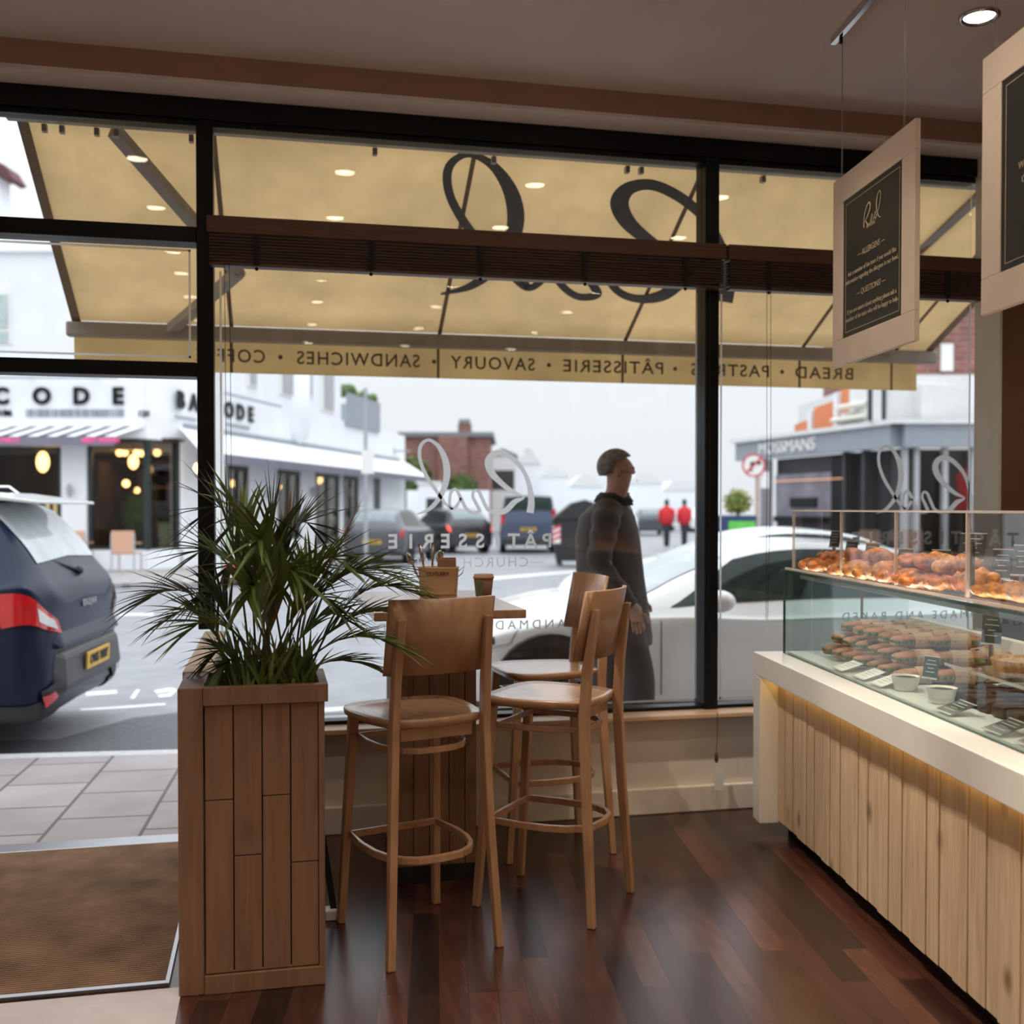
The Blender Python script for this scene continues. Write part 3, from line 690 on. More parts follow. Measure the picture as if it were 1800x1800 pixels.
m.build('pine_cladding', 'pine', t, bevel=.0015)
MB().box(.0985, .72, -LC, -.101, .08, .684).build('carcass', 'darkwood', t)
MB().box(.15, .70, -LC, -.02, 0, .0745).build('plinth', 'blackmatte', t)
MB().box(.058, .072, -LC, -.12, .674, .6845).build('light_strip', 'led', t)

M['fillcover'] = pbr('fill_cover_grey', (.30, .32, .31), .5)  # grey for the cover of the added fill strip
K = thing('display_case', 'two-tier glass display case on the counter filled with pastries and cakes', 'display case', CO, CRZ)
X0 = .112; M['deckwhite'] = pbr('deck_white', (.62, .66, .65), .35, var=.05)
MB().box(X0, X0+.006, -LC+.1, -.06, .7815, 1.128).build('front_glass', 'caseglass', K)
MB().box(X0+.006, .66, -.066, -.06, .7815, 1.128).build('end_glass', 'caseglass', K)
m = MB(); m.box(X0-.001, X0+.007, -LC+.1, -.059, .7805, .783); m.box(X0-.001, X0+.007, -.067, -.059, .783, 1.128); m.build('glass_edge', 'greenedge', K)
MB().box(X0-.01, .64, -LC+.1, -.058, 1.129, 1.139).build('glass_shelf', 'acrylic', K)
m = MB(); m.box(X0-.012, X0-.0095, -LC+.1, -.058, 1.129, 1.139); m.build('shelf_edge', 'greenedge', K)
MB().box(X0+.002, X0+.012, -LC+.1, -.07, 1.1395, 1.147).build('shelf_trim', 'acredge', K)
MB().box(.66, .70, -LC+.1, -.06, .7815, .93).build('back_panel', 'cream', K)
m = MB(); m.loft([[Vector((x, y, z)) for x, z in ((.125, .7815), (.66, .7815), (.66, .792), (.34, .792), (.125, .789))] for y in (-.075, -LC+.1)]); m.build('deck', 'deckwhite', K)
UX = .135
m = MB(); m.box(UX, UX+.005, -LC+.1, -.10, 1.147, 1.385); m.box(UX+.005, .50, -.105, -.10, 1.147, 1.385); m.box(.495, .50, -LC+.1, -.105, 1.147, 1.385); m.box(UX, .50, -LC+.1, -.10, 1.385, 1.390)
m.build('upper_box', 'acrylic', K)
m = MB(); m.box(UX-.002, UX+.007, -LC+.1, -.098, 1.386, 1.3915); m.box(.49, .502, -LC+.1, -.098, 1.387, 1.3915); m.box(UX, .50, -.106, -.098, 1.386, 1.3915)
for px_ in (1478, 1574, 1700):
    q = cplane(px_, 960, UX); w_ = .0045 if px_ < 1600 else .008; m.box(UX-.003, UX+.007, q.y-w_/2, q.y+w_/2, 1.147, 1.386)
for px_ in (1400, 1425): m.box(UX-.001, UX+.003, -.108+(-.02 if px_ > 1410 else 0), -.105+(-.02 if px_ > 1410 else 0), 1.147, 1.386)
m.build('box_edges', 'acredge', K)
q = cplane(1707, 1010, .2); MB().box(.19, .205, q.y-.012, q.y+.012, 1.1475, 1.30).build('upright', 'darkwood', K)
m = MB(); q = cplane(1515, 1050, .35); m.bar((.35, q.y, .793), (.35, q.y, 1.128), .008, .008); m.build('support_rod', 'steel', K)
MB().box(.30, .62, -LC+.3, -1.15, .885, .892).build('inner_shelf', 'acrylic', K)
m = MB(); m.box(.297, .3, -LC+.3, -1.15, .884, .893); m.build('inner_shelf_edge', 'acredge', K)
MB().box(.145, .165, -LC+.1, -.2, 1.120, 1.127).build('case_fill', glow('case_fill_glow', (1, .90, .76), 15), K)  # glowing strip added to brighten the food; no such fitting is visible
MB().box(.136, .140, -LC+.1, -.2, 1.108, 1.128).build('fill_cover', 'fillcover', K)  # added strip that hides the fill glow from the front

# food
def croissant_mesh(R0=.045, r0=.026, ridges=5, name='croissant', mat='crust'):
    m = MB(); rings = []; n = 36
    for k in range(n+1):
        s_ = k/n; a = PI*(.05+.9*s_); rad = r0*(math.sin(PI*s_)**.6)*(1.15-.48*(1-abs(math.sin(ridges*PI*s_+.4)))**.8)+.003
        c = Vector((R0*math.cos(a)*1.25, R0*math.sin(a)*.8, r0*.8))
        t_ = Vector((-math.sin(a)*1.25, math.cos(a)*.8, 0)).normalized(); x = t_.cross(Vector((0, 0, 1)))
        rings.append([c+x*rad*math.cos(2*PI*j/12)+Vector((0, 0, .85))*rad*math.sin(2*PI*j/12) for j in range(12)])
    m.loft(rings); o = m.build(name, mat, None, smooth=True); return o
def bun_mesh(name, mat, rx, ry, h, sw=0):
    m = MB(); rings = []
    for i in range(9):
        u = i/8; rad = math.sin(PI*(.12+.86*u)) ; z = h*(1-math.cos(PI*u))/2
        ring = []
        for j in range(24):
            a = 2*PI*j/24; q = rad*(1+sw*.08*math.sin(a*5+u*7)); ring.append(Vector((rx*q*math.cos(a), ry*q*math.sin(a), z+sw*.004*math.sin(6*a+9*u))))
        rings.append(ring)
    m.loft(rings); return m.build(name, mat, None, smooth=True)
def straw_mesh(name='pastry_twist', mat='crust2', L=.19, r=.016):
    m = MB(); rings = []
    for k in range(33):
        s_ = k/32; x = (s_-.5)*L; ring = []
        for j in range(12):
            a = 2*PI*j/12; q = r*(1+.22*math.sin(2*a+s_*16))*(1 if .04 < s_ < .96 else .6); ring.append(Vector((x, q*1.5*math.cos(a), r+q*math.sin(a))))
        rings.append(ring)
    m.loft(rings); return m.build(name, mat, None, smooth=True)
protos = {}
def food(kind, x, y, z, rot, label, group, cat, sc=1, tilt=(0, 0)):
    fresh = kind not in protos
    if fresh:
        if kind == 'croissant': o = croissant_mesh()
        elif kind == 'almond_croissant': o = croissant_mesh(.05, .030, 4, 'almond_croissant', 'crust2')
        elif kind == 'danish_pastry': o = bun_mesh('danish_pastry', 'crust', .058, .048, .042, 1)
        elif kind == 'swirl_bun': o = bun_mesh('swirl_bun', 'crust2', .052, .052, .05, 1.4)
        elif kind == 'pastry_twist': o = straw_mesh()
        elif kind == 'chocolate_slice': o = MB().box(-.045, .045, -.03, .03, 0, .035).build('chocolate_slice', 'choc', None, bevel=.006)
        elif kind == 'filled_baguette':
            o = thing('filled_baguette', '', '')
            m = MB(); rings = []
            for lo in (0, 1):
                rings = []
                for k in range(13):
                    s_ = k/12; x_ = (s_-.5)*.20; q = .030*(math.sin(PI*(.06+.88*s_))**.35); ring = []
                    for j in range(9):
                        a = PI*j/8; ring.append(Vector((x_, q*math.cos(a), (.032+q*.75*math.sin(a)) if lo else (.022-q*.6*math.sin(a)))))
                    rings.append(ring)
                m.loft(rings)
            m.build('bread', 'bread', o, smooth=True)
            m = MB(); rr_ = []
            for k in range(15):
                s_ = k/14; x_ = (s_-.5)*.19; ww = .029+.004*math.sin(k*2.3); rr_.append([Vector((x_, -ww, .020)), Vector((x_, ww, .020)), Vector((x_, ww+.002*math.cos(k*3), .034)), Vector((x_, -ww+.002*math.sin(k*4), .034))])
            m.loft(rr_); m.build('filling', 'filling', o)
            m = MB(); G = []
            for x_ in (-.03, .045):
                G.append([Vector((x_, .0335*math.cos(2*PI*j/16), .027+.031*math.sin(2*PI*j/16))) for j in range(17)])
            m.grid(G).build('paper_band', 'kraft', o, solid=.001)
        elif kind == 'ramekin':
            o = thing('ramekin', '', '')
            MB().lathe([(.036, 0), (.046, .045), (.049, .047), (.043, .046), (.034, .006)], n=24).build('bowl', 'ceramic', o, smooth=True)
            MB().lathe([(.040, .034), (.038, .041), (.02, .044)], n=18).build('filling', 'choc', o, smooth=True)
        elif kind == 'fluted_tart':
            o = thing('fluted_tart', '', ''); n = 96; rings = []
            for rr__, z_ in ((.085, 0), (.105, .045), (.098, .045), (.09, .034)): rings.append([Vector(((rr__+.0035*(math.sin(24*2*PI*j/n)))*math.cos(2*PI*j/n), (rr__+.0035*(math.sin(24*2*PI*j/n)))*math.sin(2*PI*j/n), z_)) for j in range(n)])
            MB().loft(rings).build('tart_shell', 'tartcrust', o)
            MB().lathe([(.09, .030), (.088, .037), (.04, .041)], n=30).build('filling', 'custard', o, smooth=True)
        elif kind == 'berry_cake':
            o = thing('berry_cake', '', '')
            MB().lathe([(.10, 0), (.102, .05), (.098, .055)], n=30).build('cake_base', 'custard', o, smooth=True)
            m = MB()
            for q in range(30):
                a = q*2.4; r_ = .09*math.sqrt(q/30); m.sphere((r_*math.cos(a), r_*math.sin(a), .060), .012, 8, 6)
            m.build('berries', 'berry', o, smooth=True)
        protos[kind] = o; o.location = cw_(x, y, z); o.rotation_euler = (tilt[0], tilt[1], CRZ+rot)
        if sc != 1 and o.type == 'EMPTY': o.scale = (sc,)*3
        elif sc != 1: o.scale = (sc,)*3
    else: o = dup(protos[kind], cw_(x, y, z), (tilt[0], tilt[1], CRZ+rot)); o.scale = (sc,)*3
    o.pop('group', None); tag(o, label, cat, group)
    return o
ZT = 1.1475
# upper tier: heaps
def heap(kinds, y0, y1, x0, x1, dy, dx, layers, z0, lh, grp, lab, cat, rot0=0, rvar=1.5, sc=1.0, tl=.25):
    for L_ in range(layers):
        y = y0-L_*dy*.4
        while y > y1+L_*dy*.4:
            x = x0+L_*dx*.45
            while x < x1-L_*dx*.45+.001:
                k = rnd.choice(kinds)
                food(k, x+rnd.uniform(-.012, .012), y+rnd.uniform(-.015, .015), z0+L_*lh+rnd.uniform(0, .006), rot0+rnd.uniform(-rvar, rvar), lab[k], grp[k], cat[k], sc*rnd.uniform(.92, 1.1), (rnd.uniform(-tl, tl)*(L_ > 0), rnd.uniform(-tl, tl)*(L_ > 0)))
                x += dx
            y -= dy
lab = {'croissant': 'golden brown croissant in the heap on the upper tier of the display case', 'almond_croissant': 'paler plump croissant in the heap on the upper tier of the display case',
       'danish_pastry': 'glazed brown danish pastry heaped on the upper tier of the display case', 'swirl_bun': 'pale golden swirl bun heaped on the upper tier of the display case', 'pastry_twist': 'long golden pastry twist stacked at the right of the upper tier',
       'chocolate_slice': 'dark chocolate slice on the lower deck of the display case', 'filled_baguette': 'filled baguette in a brown paper band piled on the lower deck'}
grp = {k: v for k, v in (('croissant', 'croissants on the upper tier'), ('almond_croissant', 'plump croissants on the upper tier'), ('danish_pastry', 'danish pastries on the upper tier'), ('swirl_bun', 'swirl buns on the upper tier'), ('pastry_twist', 'pastry twists on the upper tier'), ('chocolate_slice', 'chocolate slices'), ('filled_baguette', 'filled baguettes'))}
cat = {'croissant': 'croissant', 'almond_croissant': 'croissant', 'danish_pastry': 'pastry', 'swirl_bun': 'bun', 'pastry_twist': 'pastry', 'chocolate_slice': 'cake', 'filled_baguette': 'sandwich'}
heap(['danish_pastry', 'croissant'], -.22, -.56, .19, .33, .11, .10, 3, ZT, .034, grp, lab, cat, sc=1.05)
heap(['swirl_bun', 'almond_croissant', 'croissant'], -.60, -.96, .19, .34, .11, .105, 2, ZT, .040, grp, lab, cat, sc=1.15)
heap(['croissant', 'danish_pastry', 'almond_croissant'], -1.0, -1.50, .19, .34, .11, .10, 2, ZT, .040, grp, lab, cat, sc=1.15)
heap(['pastry_twist'], -1.60, -2.3, .25, .33, .06, .16, 2, ZT, .034, grp, lab, cat, rot0=.5, rvar=.18, tl=.1, sc=1.15)
# lower deck
for L_ in range(3):
    for i in range(7-L_):
        for j in range(3-(L_ > 1)):
            food('filled_baguette', .31+j*.12+L_*.02, -.26-i*.115-L_*.06-(.03 if j % 2 else 0), .793+L_*.052, rnd.uniform(-.35, .1)+R(12), lab['filled_baguette'], grp['filled_baguette'], 'sandwich', 1, (rnd.uniform(-.12, .12), 0))
q = cplane(1592, 1190, .20); food('ramekin', .20, q.y, .793, 0, 'left white ceramic pot of dark pudding beside the paper-banded baguettes', None, 'pot')
q = cplane(1655, 1198, .21); food('ramekin', .21, q.y, .793, 0, 'right white ceramic pot behind the small dark price card on the lower deck', None, 'pot')
food('fluted_tart', .44, -1.40, .8925, 0, 'deep tart with a fluted crust on the inner glass shelf', None, 'tart')
food('berry_cake', .45, -1.66, .8925, 0, 'round cake topped with dark berries beside the fluted tart', None, 'cake')
for i in range(6):
    for j in range(3): food('chocolate_slice', .30+j*.10, -1.22-i*.085, .793, .1, lab['chocolate_slice'], grp['chocolate_slice'], 'cake', 1)
for i in range(8): food('pastry_twist', .30+(i % 2)*.15, -1.80-(i//2)*.08, .793, .2, 'flat brown pastry strip lying on the lower deck below the berry cake', 'pastry strips on the lower deck', 'pastry', .95)
w_ = thing('wicker_basket', 'round wicker basket at the right edge of the lower deck', 'basket', cw_(.26, -2.18, .793), CRZ)
m = MB()
for k in range(7): m.tube([(.07*(1+.05*k)*math.cos(2*PI*j/28), .07*(1+.05*k)*math.sin(2*PI*j/28), .008+k*.012+.003*(-1)**(j+k)) for j in range(28)], .006, 6, closed=True)
m.build('weave', 'tartcrust', w_)

# price cards
def price_card(p, size, lean, rz, label, onstand=True, flat=False):
    o = thing('price_card', label, 'card', p, CRZ+rz)
    w_, h_ = size
    M_ = Matrix.Rotation(-lean, 4, 'X')
    m = MB(M_); m.box(-w_/2, w_/2, -.001, .001, 0, h_); m.build('board', 'card', o)
    m = MB(M_); m.box(-w_/2-.002, w_/2+.002, -.0022, -.0015, -.002, .004); m.box(-w_/2-.002, w_/2+.002, -.0022, -.0015, h_-.003, h_+.001)
    for k in range(4): ww = w_*(.28, .36, .2, .3)[k]; m.box(-ww, ww, -.0018, -.0012, h_*(.78-.17*k), h_*(.78-.17*k)+.003)
    m.build('printing', 'cardtext', o)
    if onstand: MB().box(-.006, .006, -.004, .004, -onstand if onstand is not True else -.03, 0).build('stand', 'steel', o)
    return o
front = R(-90)   # faces the customers (local -x)
for px_, py_, w_, h_, xl, nm in ((1466, 962, .05, .075, .40, 'leftmost price card standing behind the heaped danish pastries'), (1494, 985, .055, .085, .40, 'second price card from the left above the pastries'), (1530, 990, .06, .085, .40, 'third price card from the left above the pastries'),
                    (1588, 1003, .06, .085, .40, 'price card behind the croissants, left of the acrylic joint'), (1650, 1008, .065, .085, .40, 'price card with yellow writing behind the croissants'), (1706, 985, .085, .09, .36, 'largest price card, clipped high on the dark upright'),
                    (1758, 1018, .06, .095, .38, 'price card behind the pastry twists by the brown wall'), (1795, 1012, .06, .095, .40, 'price card cut by the right edge of the picture')):
    q = cplane(px_, py_, xl); price_card(CM @ q, (w_, h_), R(14), front+R(38), nm, onstand=max(.01, q.z-ZT-.001))
q = cplane(1634, 1160, .27); price_card(CM @ Vector((q.x, q.y, .833)), (.055, .075), R(12), front+R(30), 'small dark price card standing beside the white pots on the lower deck', onstand=.04)
q = cplane(1742, 1125, .42); price_card(CM @ Vector((q.x, q.y, .96)), (.065, .10), R(6), front+R(35), 'tall green price card standing behind the fluted tart', onstand=.067)
for i, (px_, py_) in enumerate(((1440, 1165), (1482, 1180), (1522, 1192), (1660, 1240), (1740, 1275), (1790, 1300))):
    q = cz(px_, py_+14, .792)
    o = price_card(CM @ Vector((.128, q.y, .796)), (.10, .085), R(72), front, ('white', 'white', 'white', 'dark', 'dark', 'dark')[i]+' price card lying behind the front glass, '+('nearest the window end', 'second from the window end', 'third from the window end', 'below the ramekins', 'left of the last one', 'at the right edge')[i], onstand=False)
    if i < 3:
        for c_ in kids(o):
            if c_.name.startswith('board'): c_.data.materials[0] = M['paper']

# hanging signs
def hang(x, y, rz, lines, label, wtops):
    t_ = thing('hanging_sign', label, 'sign', (x, y, 1.94), rz)
    w_, h_ = .705, .715
    m = MB(); m.box(0, w_, -.009, .009, 0, .10); m.box(0, w_, -.009, .009, h_-.10, h_); m.box(0, .10, -.009, .009, .10, h_-.10); m.box(w_-.10, w_, -.009, .009, .10, h_-.10)
    m.build('frame', 'signframe', t_, bevel=.002)
    MB().box(.10, w_-.10, -.005, .005, .10, h_-.10).build('chalkboard', 'chalk', t_)
    m = MB()
    for a in ((.12, w_-.12, .118, .120), (.12, w_-.12, h_-.120, h_-.118)): m.box(a[0], a[1], -.0062, -.005, a[2], a[3])
    for x_ in (.12, w_-.122): m.box(x_, x_+.002, -.0062, -.005, .118, h_-.118)
    m.build('border_line', 'goldtext', t_)
    for s_, size, z_ in lines: text(MB(), s_, size, (w_/2, -.0066, z_), bold=.0002, ext=.0004).build('text_line', 'goldtext', t_)
    k = .115/134  # small script logo
    m2 = MB(); strokes_mesh(m2, lambda a, b_: Vector((w_/2-(a-850)*k*.85, -.0066, h_-.15-(b_-771)*k*.85)), (0, -.0005, 0))
    m2.build('script_lettering', 'goldtext', t_)
    for x_ in wtops: MB().tube([(x_, 0, h_-.03), (x_, 0, CE-1.94-.03)], .0011, 5).build('hanging_wire', 'steel', t_); MB().tube([(x_+.012, 0, h_-.03), (x_+.006, 0, CE-1.94-.03)], .0008, 5).build('hanging_wire', 'steel', t_)
    return t_
d = Vector((2.031-2.13, 3.124-3.83, 0)); rz = math.atan2(d.y, d.x)
L1 = [('PÂTISSERIE', .016, .545-.08), ('— ALLERGENS —', .030, .385), ('Ask a member of the team if you would like', .0235, .330), ('information regarding the allergens in our food.', .0235, .302), ('— QUESTIONS? —', .030, .245), ('If you are unsure about anything please ask a', .0235, .19), ('member of the team who will be happy to help.', .0235, .162)]
hang(2.13, 3.83, rz, L1, 'chalkboard sign in a pale frame hung on wires by the window, headed allergens', (.06, .60))
L2 = [('— WELCOME —', .034, .42), ('We bake our bread and pastries', .0255, .36), ('Our menu changes every day', .0255, .32), ('PATISSERIE', .03, .23)]
hang(1.955, 2.69, rz, L2, 'second chalkboard sign in a pale frame, cut off by the right edge of the picture', (.05, .55))
t = thing('hanging_rail', 'short slim metal hanging rail fixed to the ceiling above the signs', 'rail', (2.125, 3.83, CE))
MB(Matrix.Rotation(rz, 4, 'Z')).box(-.02, 2.2, -.012, .012, -.028, -.001).build('rail_body', 'chrome', t, bevel=.003)
for x_ in (.06, .60): MB(Matrix.Rotation(rz, 4, 'Z')).bar((x_, 0, -.03), (x_, 0, -.055), .012, .010).build('hook', 'blackmatte', t)

# ---------------------------------------------------------------- awning outside
A = thing('shop_awning', 'cream canvas awning over the pavement with the shop name and a lettered valance', 'awning')
YT, ZTp, YF, ZF = 4.95, 3.10, 6.30, 2.425; sl = (ZF-ZTp)/(YF-YT); AX0, AX1 = -1.06, 4.19
def awz(y): return ZTp+(y-YT)*sl
G = [[Vector((AX0+(AX1-AX0)*i/30, YT+(YF-YT)*j/8, awz(YT+(YF-YT)*j/8)-.012*math.sin(PI*j/8))) for i in range(31)] for j in range(9)]
MB().grid(G).build('canvas', 'awning', A, solid=.002, smooth=True)
MB().box(AX0, AX1-.08, YF+.035, YF+.038, 2.165, 2.345).build('valance', 'valance', A)
m = MB()
for x in (-.25, .93, 2.07, 3.25, 3.9):
    m.bar((x, YT, awz(YT)-.012), (x+.03, YF, awz(YF)-.012), .022, .004); m.box(x+.02, x+.035, YF+.032, YF+.034, 2.165, 2.345)
m.bar((AX0+.02, YT, awz(YT)-.01), (AX0+.02, YF, awz(YF)-.01), .045, .008); m.bar((AX1-.02, YT, awz(YT)-.01), (AX1-.02, YF, awz(YF)-.01), .045, .008)
m.build('seams', 'seam', A)
m = MB(); m.box(AX0-.03, AX1+.02, YF-.05, YF+.03, 2.335, 2.415); m.build('front_bar', 'awnmetal', A, bevel=.012)
m = MB(); m.box(AX0-.02, AX1+.02, YT-.12, YT-.02, 3.03, 3.11); m.build('cassette', 'awnmetal', A)
def arm(name, *pts):
    m = MB()
    for a, b_ in zip(pts, pts[1:]): m.bar(a, b_, .06, .045)
    m.sphere(pts[1], .04, 10, 6, (1, 1, .8)); m.build(name, 'awnmetal', A)
el = ony(418, 480, 5.72)
arm('folding_arm', (-.66, 4.97, 3.03), (el.x, 5.72, el.z), (-.55, YF-.02, 2.385))
e2 = ony(1555, 490, 5.72); s2 = ony(1742, 322, 4.97)
arm('folding_arm', (s2.x, 4.97, s2.z), (e2.x, 5.72, e2.z), (3.85, YF-.02, 2.385))
for x in (-.95, -.88, -.74, -.66, -.35, .45, 1.0, 1.65, 1.72, 2.35, 3.6): MB().box(x, x+.02, 4.935, 4.965, 3.0, 3.03).build('bracket', 'awnmetal', A)
def onaw(px_, py_):
    r = ray(px_, py_); o_ = Vector((0, 0, EYE)); r = Vector(r)
    # plane z = awz(y)-.02
    t_ = (ZTp-YT*sl-.024-EYE)/(r.z-r.y*sl); return o_+r*t_
m = MB(); strokes_mesh(m, lambda a, b_: onaw(775+2.5*(a-733), 265+1.9*(b_-771)+.035*2.5*(a-733)), (0, 0, -.0008)); m.build('script_lettering', 'awnlogo', A)
m = MB()
xr = ony(1500, 656, YF+.03).x
for wd, a, b_ in (('BREAD', 1500, 1398), ('•', 1378, 1372), ('PASTRIES', 1352, 1215), ('•', 1190, 1184), ('PÂTISSERIE', 1166, 990), ('•', 968, 962), ('SAVOURY', 940, 792), ('•', 766, 760), ('SANDWICHES', 738, 522), ('•', 496, 490), ('COFFEE', 466, 345)):
    xa = ony(a, 650, YF+.03).x; xb = ony(b_, 650, YF+.03).x; me = textmesh(wd, .105, .0012, .0004, 1.18)
    if wd == '•':
        m.lathe([(.013, 0), (.013, .001)], (0, 0, 0), 12)
        for v in m.v[-24:]:
            x_, y_, z_ = v; v.x = (xa+xb)/2+x_; v.z = 2.262+y_; v.y = YF+.031+z_
        continue
    xs = [v.co.x for v in me.vertices]; s_ = abs(xa-xb)/(max(xs)-min(xs)); cx_ = (max(xs)+min(xs))/2*s_
    m.mesh(me, TM(((xa+xb)/2+cx_, YF+.031, 2.258), mirror=True, sx_=s_))
m.build('lettering', 'awntext', A)
# ---------------------------------------------------------------- street
def kerbY(x): return 6.62-.095*(x+.5)
struct(MB().slab([(-12, 4.87), (14, 4.87), (14, kerbY(14)), (-12, kerbY(-12))], -.16, -.05).build('pavement', 'slab'))
struct(MB().slab([(-12, kerbY(-12)+.001), (14, kerbY(14)+.001), (14, kerbY(14)+.13), (-12, kerbY(-12)+.13)], -.16, -.048).build('kerb', 'kerb', bevel=.01))
CF = lambda x, Z: Vector((x*math.cos(YAW)+Z*math.sin(YAW), -x*math.sin(YAW)+Z*math.cos(YAW), 0))     # camera-aligned ground frame
gp = [CF(-70, -5), CF(70, -5), CF(90, 160), CF(-90, 160)]
struct(MB().slab([(-60, 5), (60, 5), (110, 170), (-70, 170)], -.30, -.13).build('road', 'asphalt'))
FRM = Matrix.Rotation(-YAW, 4, 'Z')
struct(MB().slab([(p.x, p.y) for p in (onz(-400, 1340, -.13), onz(150, 1330, -.13), onz(330, 1322, -.13), onz(345, 1250, -.13), onz(235, 1262, -.13), onz(100, 1300, -.13), onz(-400, 1310, -.13))], -.135, -.127).build('road_patch', 'patch'))
m = MB()
def mark(*pp): m.slab([(onz(x, y, -.127).x, onz(x, y, -.127).y) for x, y in pp], -.129, -.1265)
mark((150, 1217), (205, 1213), (206, 1219), (152, 1223)); mark((228, 1228), (240, 1212), (246, 1212), (236, 1228)); mark((270, 1214), (300, 1209), (312, 1212), (300, 1224), (280, 1226), (276, 1222), (296, 1219), (304, 1214), (276, 1219))
mark((140, 1246), (230, 1240), (290, 1236), (292, 1239), (230, 1244), (142, 1250)); mark((208, 1079), (270, 1078), (270, 1081), (210, 1082)); mark((690, 1262), (1000, 1240), (1000, 1246), (690, 1270))
mark((670, 1010), (760, 1007), (760, 1010), (670, 1013)); mark((560, 1245), (640, 1240), (640, 1246), (560, 1252)); mark((860, 1015), (1010, 1003), (1010, 1006), (860, 1019))
struct(m.build('road_marking', 'roadpaint'))
# far pavement
zfp = [CF(-60, 20.5), CF((330-900)/1900*20.5, 20.5), CF((420-900)/1900*22, 22), CF((590-900)/1900*28, 28), CF((640-900)/1900*33, 33), CF((700-900)/1900*50, 50), CF(-30, 60), CF(-60, 30)]
struct(MB().slab([(p.x, p.y) for p in zfp], -.2, -.03).build('far_pavement', 'farpave'))
zfp = [CF(6.2, 22), CF(40, 20), CF(60, 60), CF(6, 40)]
struct(MB().slab([(p.x, p.y) for p in zfp], -.2, -.03).build('far_pavement_right', 'farpave'))

# ---- corner restaurant
ZR = 25.0; oc = CF((255-900)/1900*ZR, ZR); GZ = -.03
B = thing('corner_restaurant', 'white corner restaurant opposite with black letters, striped awning and tall dark windows', 'building', (oc.x, oc.y, GZ), -YAW)
k_ = ZR/FPX
def fx(px_): return (px_-255)*k_
def fz(py_): return (HOR-py_)*k_+EYE-GZ
fr_top = fz(428)
def panel(m, x0, x1, z0, z1, y0=0, y1=.3): m.box(x0, x1, y0, y1, z0, z1)
m = MB(); panel(m, -13, fx(255), fz(770), fr_top, 0, .4); panel(m, fx(108), fx(152), 0, fz(770), 0, .4); panel(m, -13, fx(-60), 0, fz(770), 0, .4)
panel(m, fx(150), fx(255), 0, fz(967), 0, .4); panel(m, fx(-60), fx(110), 0, fz(985), 0, .4)
m.box(-13, fx(240), -.10, -.001, fz(446), fz(441)); m.box(-13, fx(255), -.06, -.001, fz(752), fz(746))
m.build('front_wall', 'wall', B)
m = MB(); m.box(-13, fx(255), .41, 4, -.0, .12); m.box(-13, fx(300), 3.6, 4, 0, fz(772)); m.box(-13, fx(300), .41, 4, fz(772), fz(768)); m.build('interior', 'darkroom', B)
# windows of the front
def wind(x0, x1, z0, z1, bars=(), y=.08, name='shop_window', mat='darkroomglass', fw=.10):
    f_ = MB(); f_.box(x0, x0+fw, y, y+.1, z0, z1); f_.box(x1-fw, x1, y, y+.1, z0, z1); f_.box(x0, x1, y, y+.1, z1-fw*.8, z1); f_.box(x0, x1, y, y+.1, z0, z0+fw*.8)
    for b_ in bars: f_.box(b_-fw/2, b_+fw/2, y, y+.1, z0, z1)
    return f_.build(name, 'greenframe', B)
M['roomglass'] = glass('room_glass', (.80, .78, .75), .35)
for x0, x1, z0, z1, bars in ((fx(-60), fx(108), fz(985), fz(786), ()), (fx(152), fx(262), fz(967), fz(772), ())):
    w_ = wind(x0, x1, z0, z1, bars); MB().box(x0+.05, x1-.05, .12, .13, z0+.05, z1-.05).build('pane', 'roomglass', w_)
# upper window at the left edge, sash
for a, b_ in ((-62, 24),):
    w_ = MB(); w_.box(fx(a), fx(b_), -.03, -.001, fz(606), fz(508)); wo = w_.build('sash_frame', 'white', B)
    m = MB(); m.box(fx(a+6), fx(b_-6), -.06, -.031, fz(578), fz(520)); m.box(fx(a+6), fx(b_-6), -.06, -.031, fz(603), fz(584)); m.build('pane', pbr('curtain_glass', (.50, .58, .57), .4), wo)
# lettering
for ch, x in zip('BARCODE', (-205, -135, -65, 4, 76, 145, 209)): text(MB(), ch, .52, (fx(x), -.03, fz(698)), bold=.022, ext=.02).build('sign_letter', 'black', B)
m = MB(); x = 48; r2 = random.Random(3)
while x < 221:
    w_ = r2.choice((1.6, 2.4, 3.4)); m.box(fx(x), fx(x+w_), -.03, -.001, fz(733), fz(720)); x += w_+r2.choice((1.3, 1.8, 3))
m.build('barcode_stripes', 'fascia', B)
m = MB(); text(m, '0186', .20, (fx(8), -.02, fz(727)), bold=.008, ext=.01); text(m, '128', .19, (fx(254), -.02, fz(728)), bold=.004, ext=.01); m.build('sign_numbers', 'black', B)
MB().bar((-6, -.35, fz(667)), (fx(218), -.35, fz(668)), .04, .04).build('light_rail', 'fascia', B)
m = MB()
for x in (57, 170): m.bar((fx(x), -.35, fz(667)), (fx(x), 0, fz(664)), .03, .03)
m.build('rail_bracket', 'fascia', B)
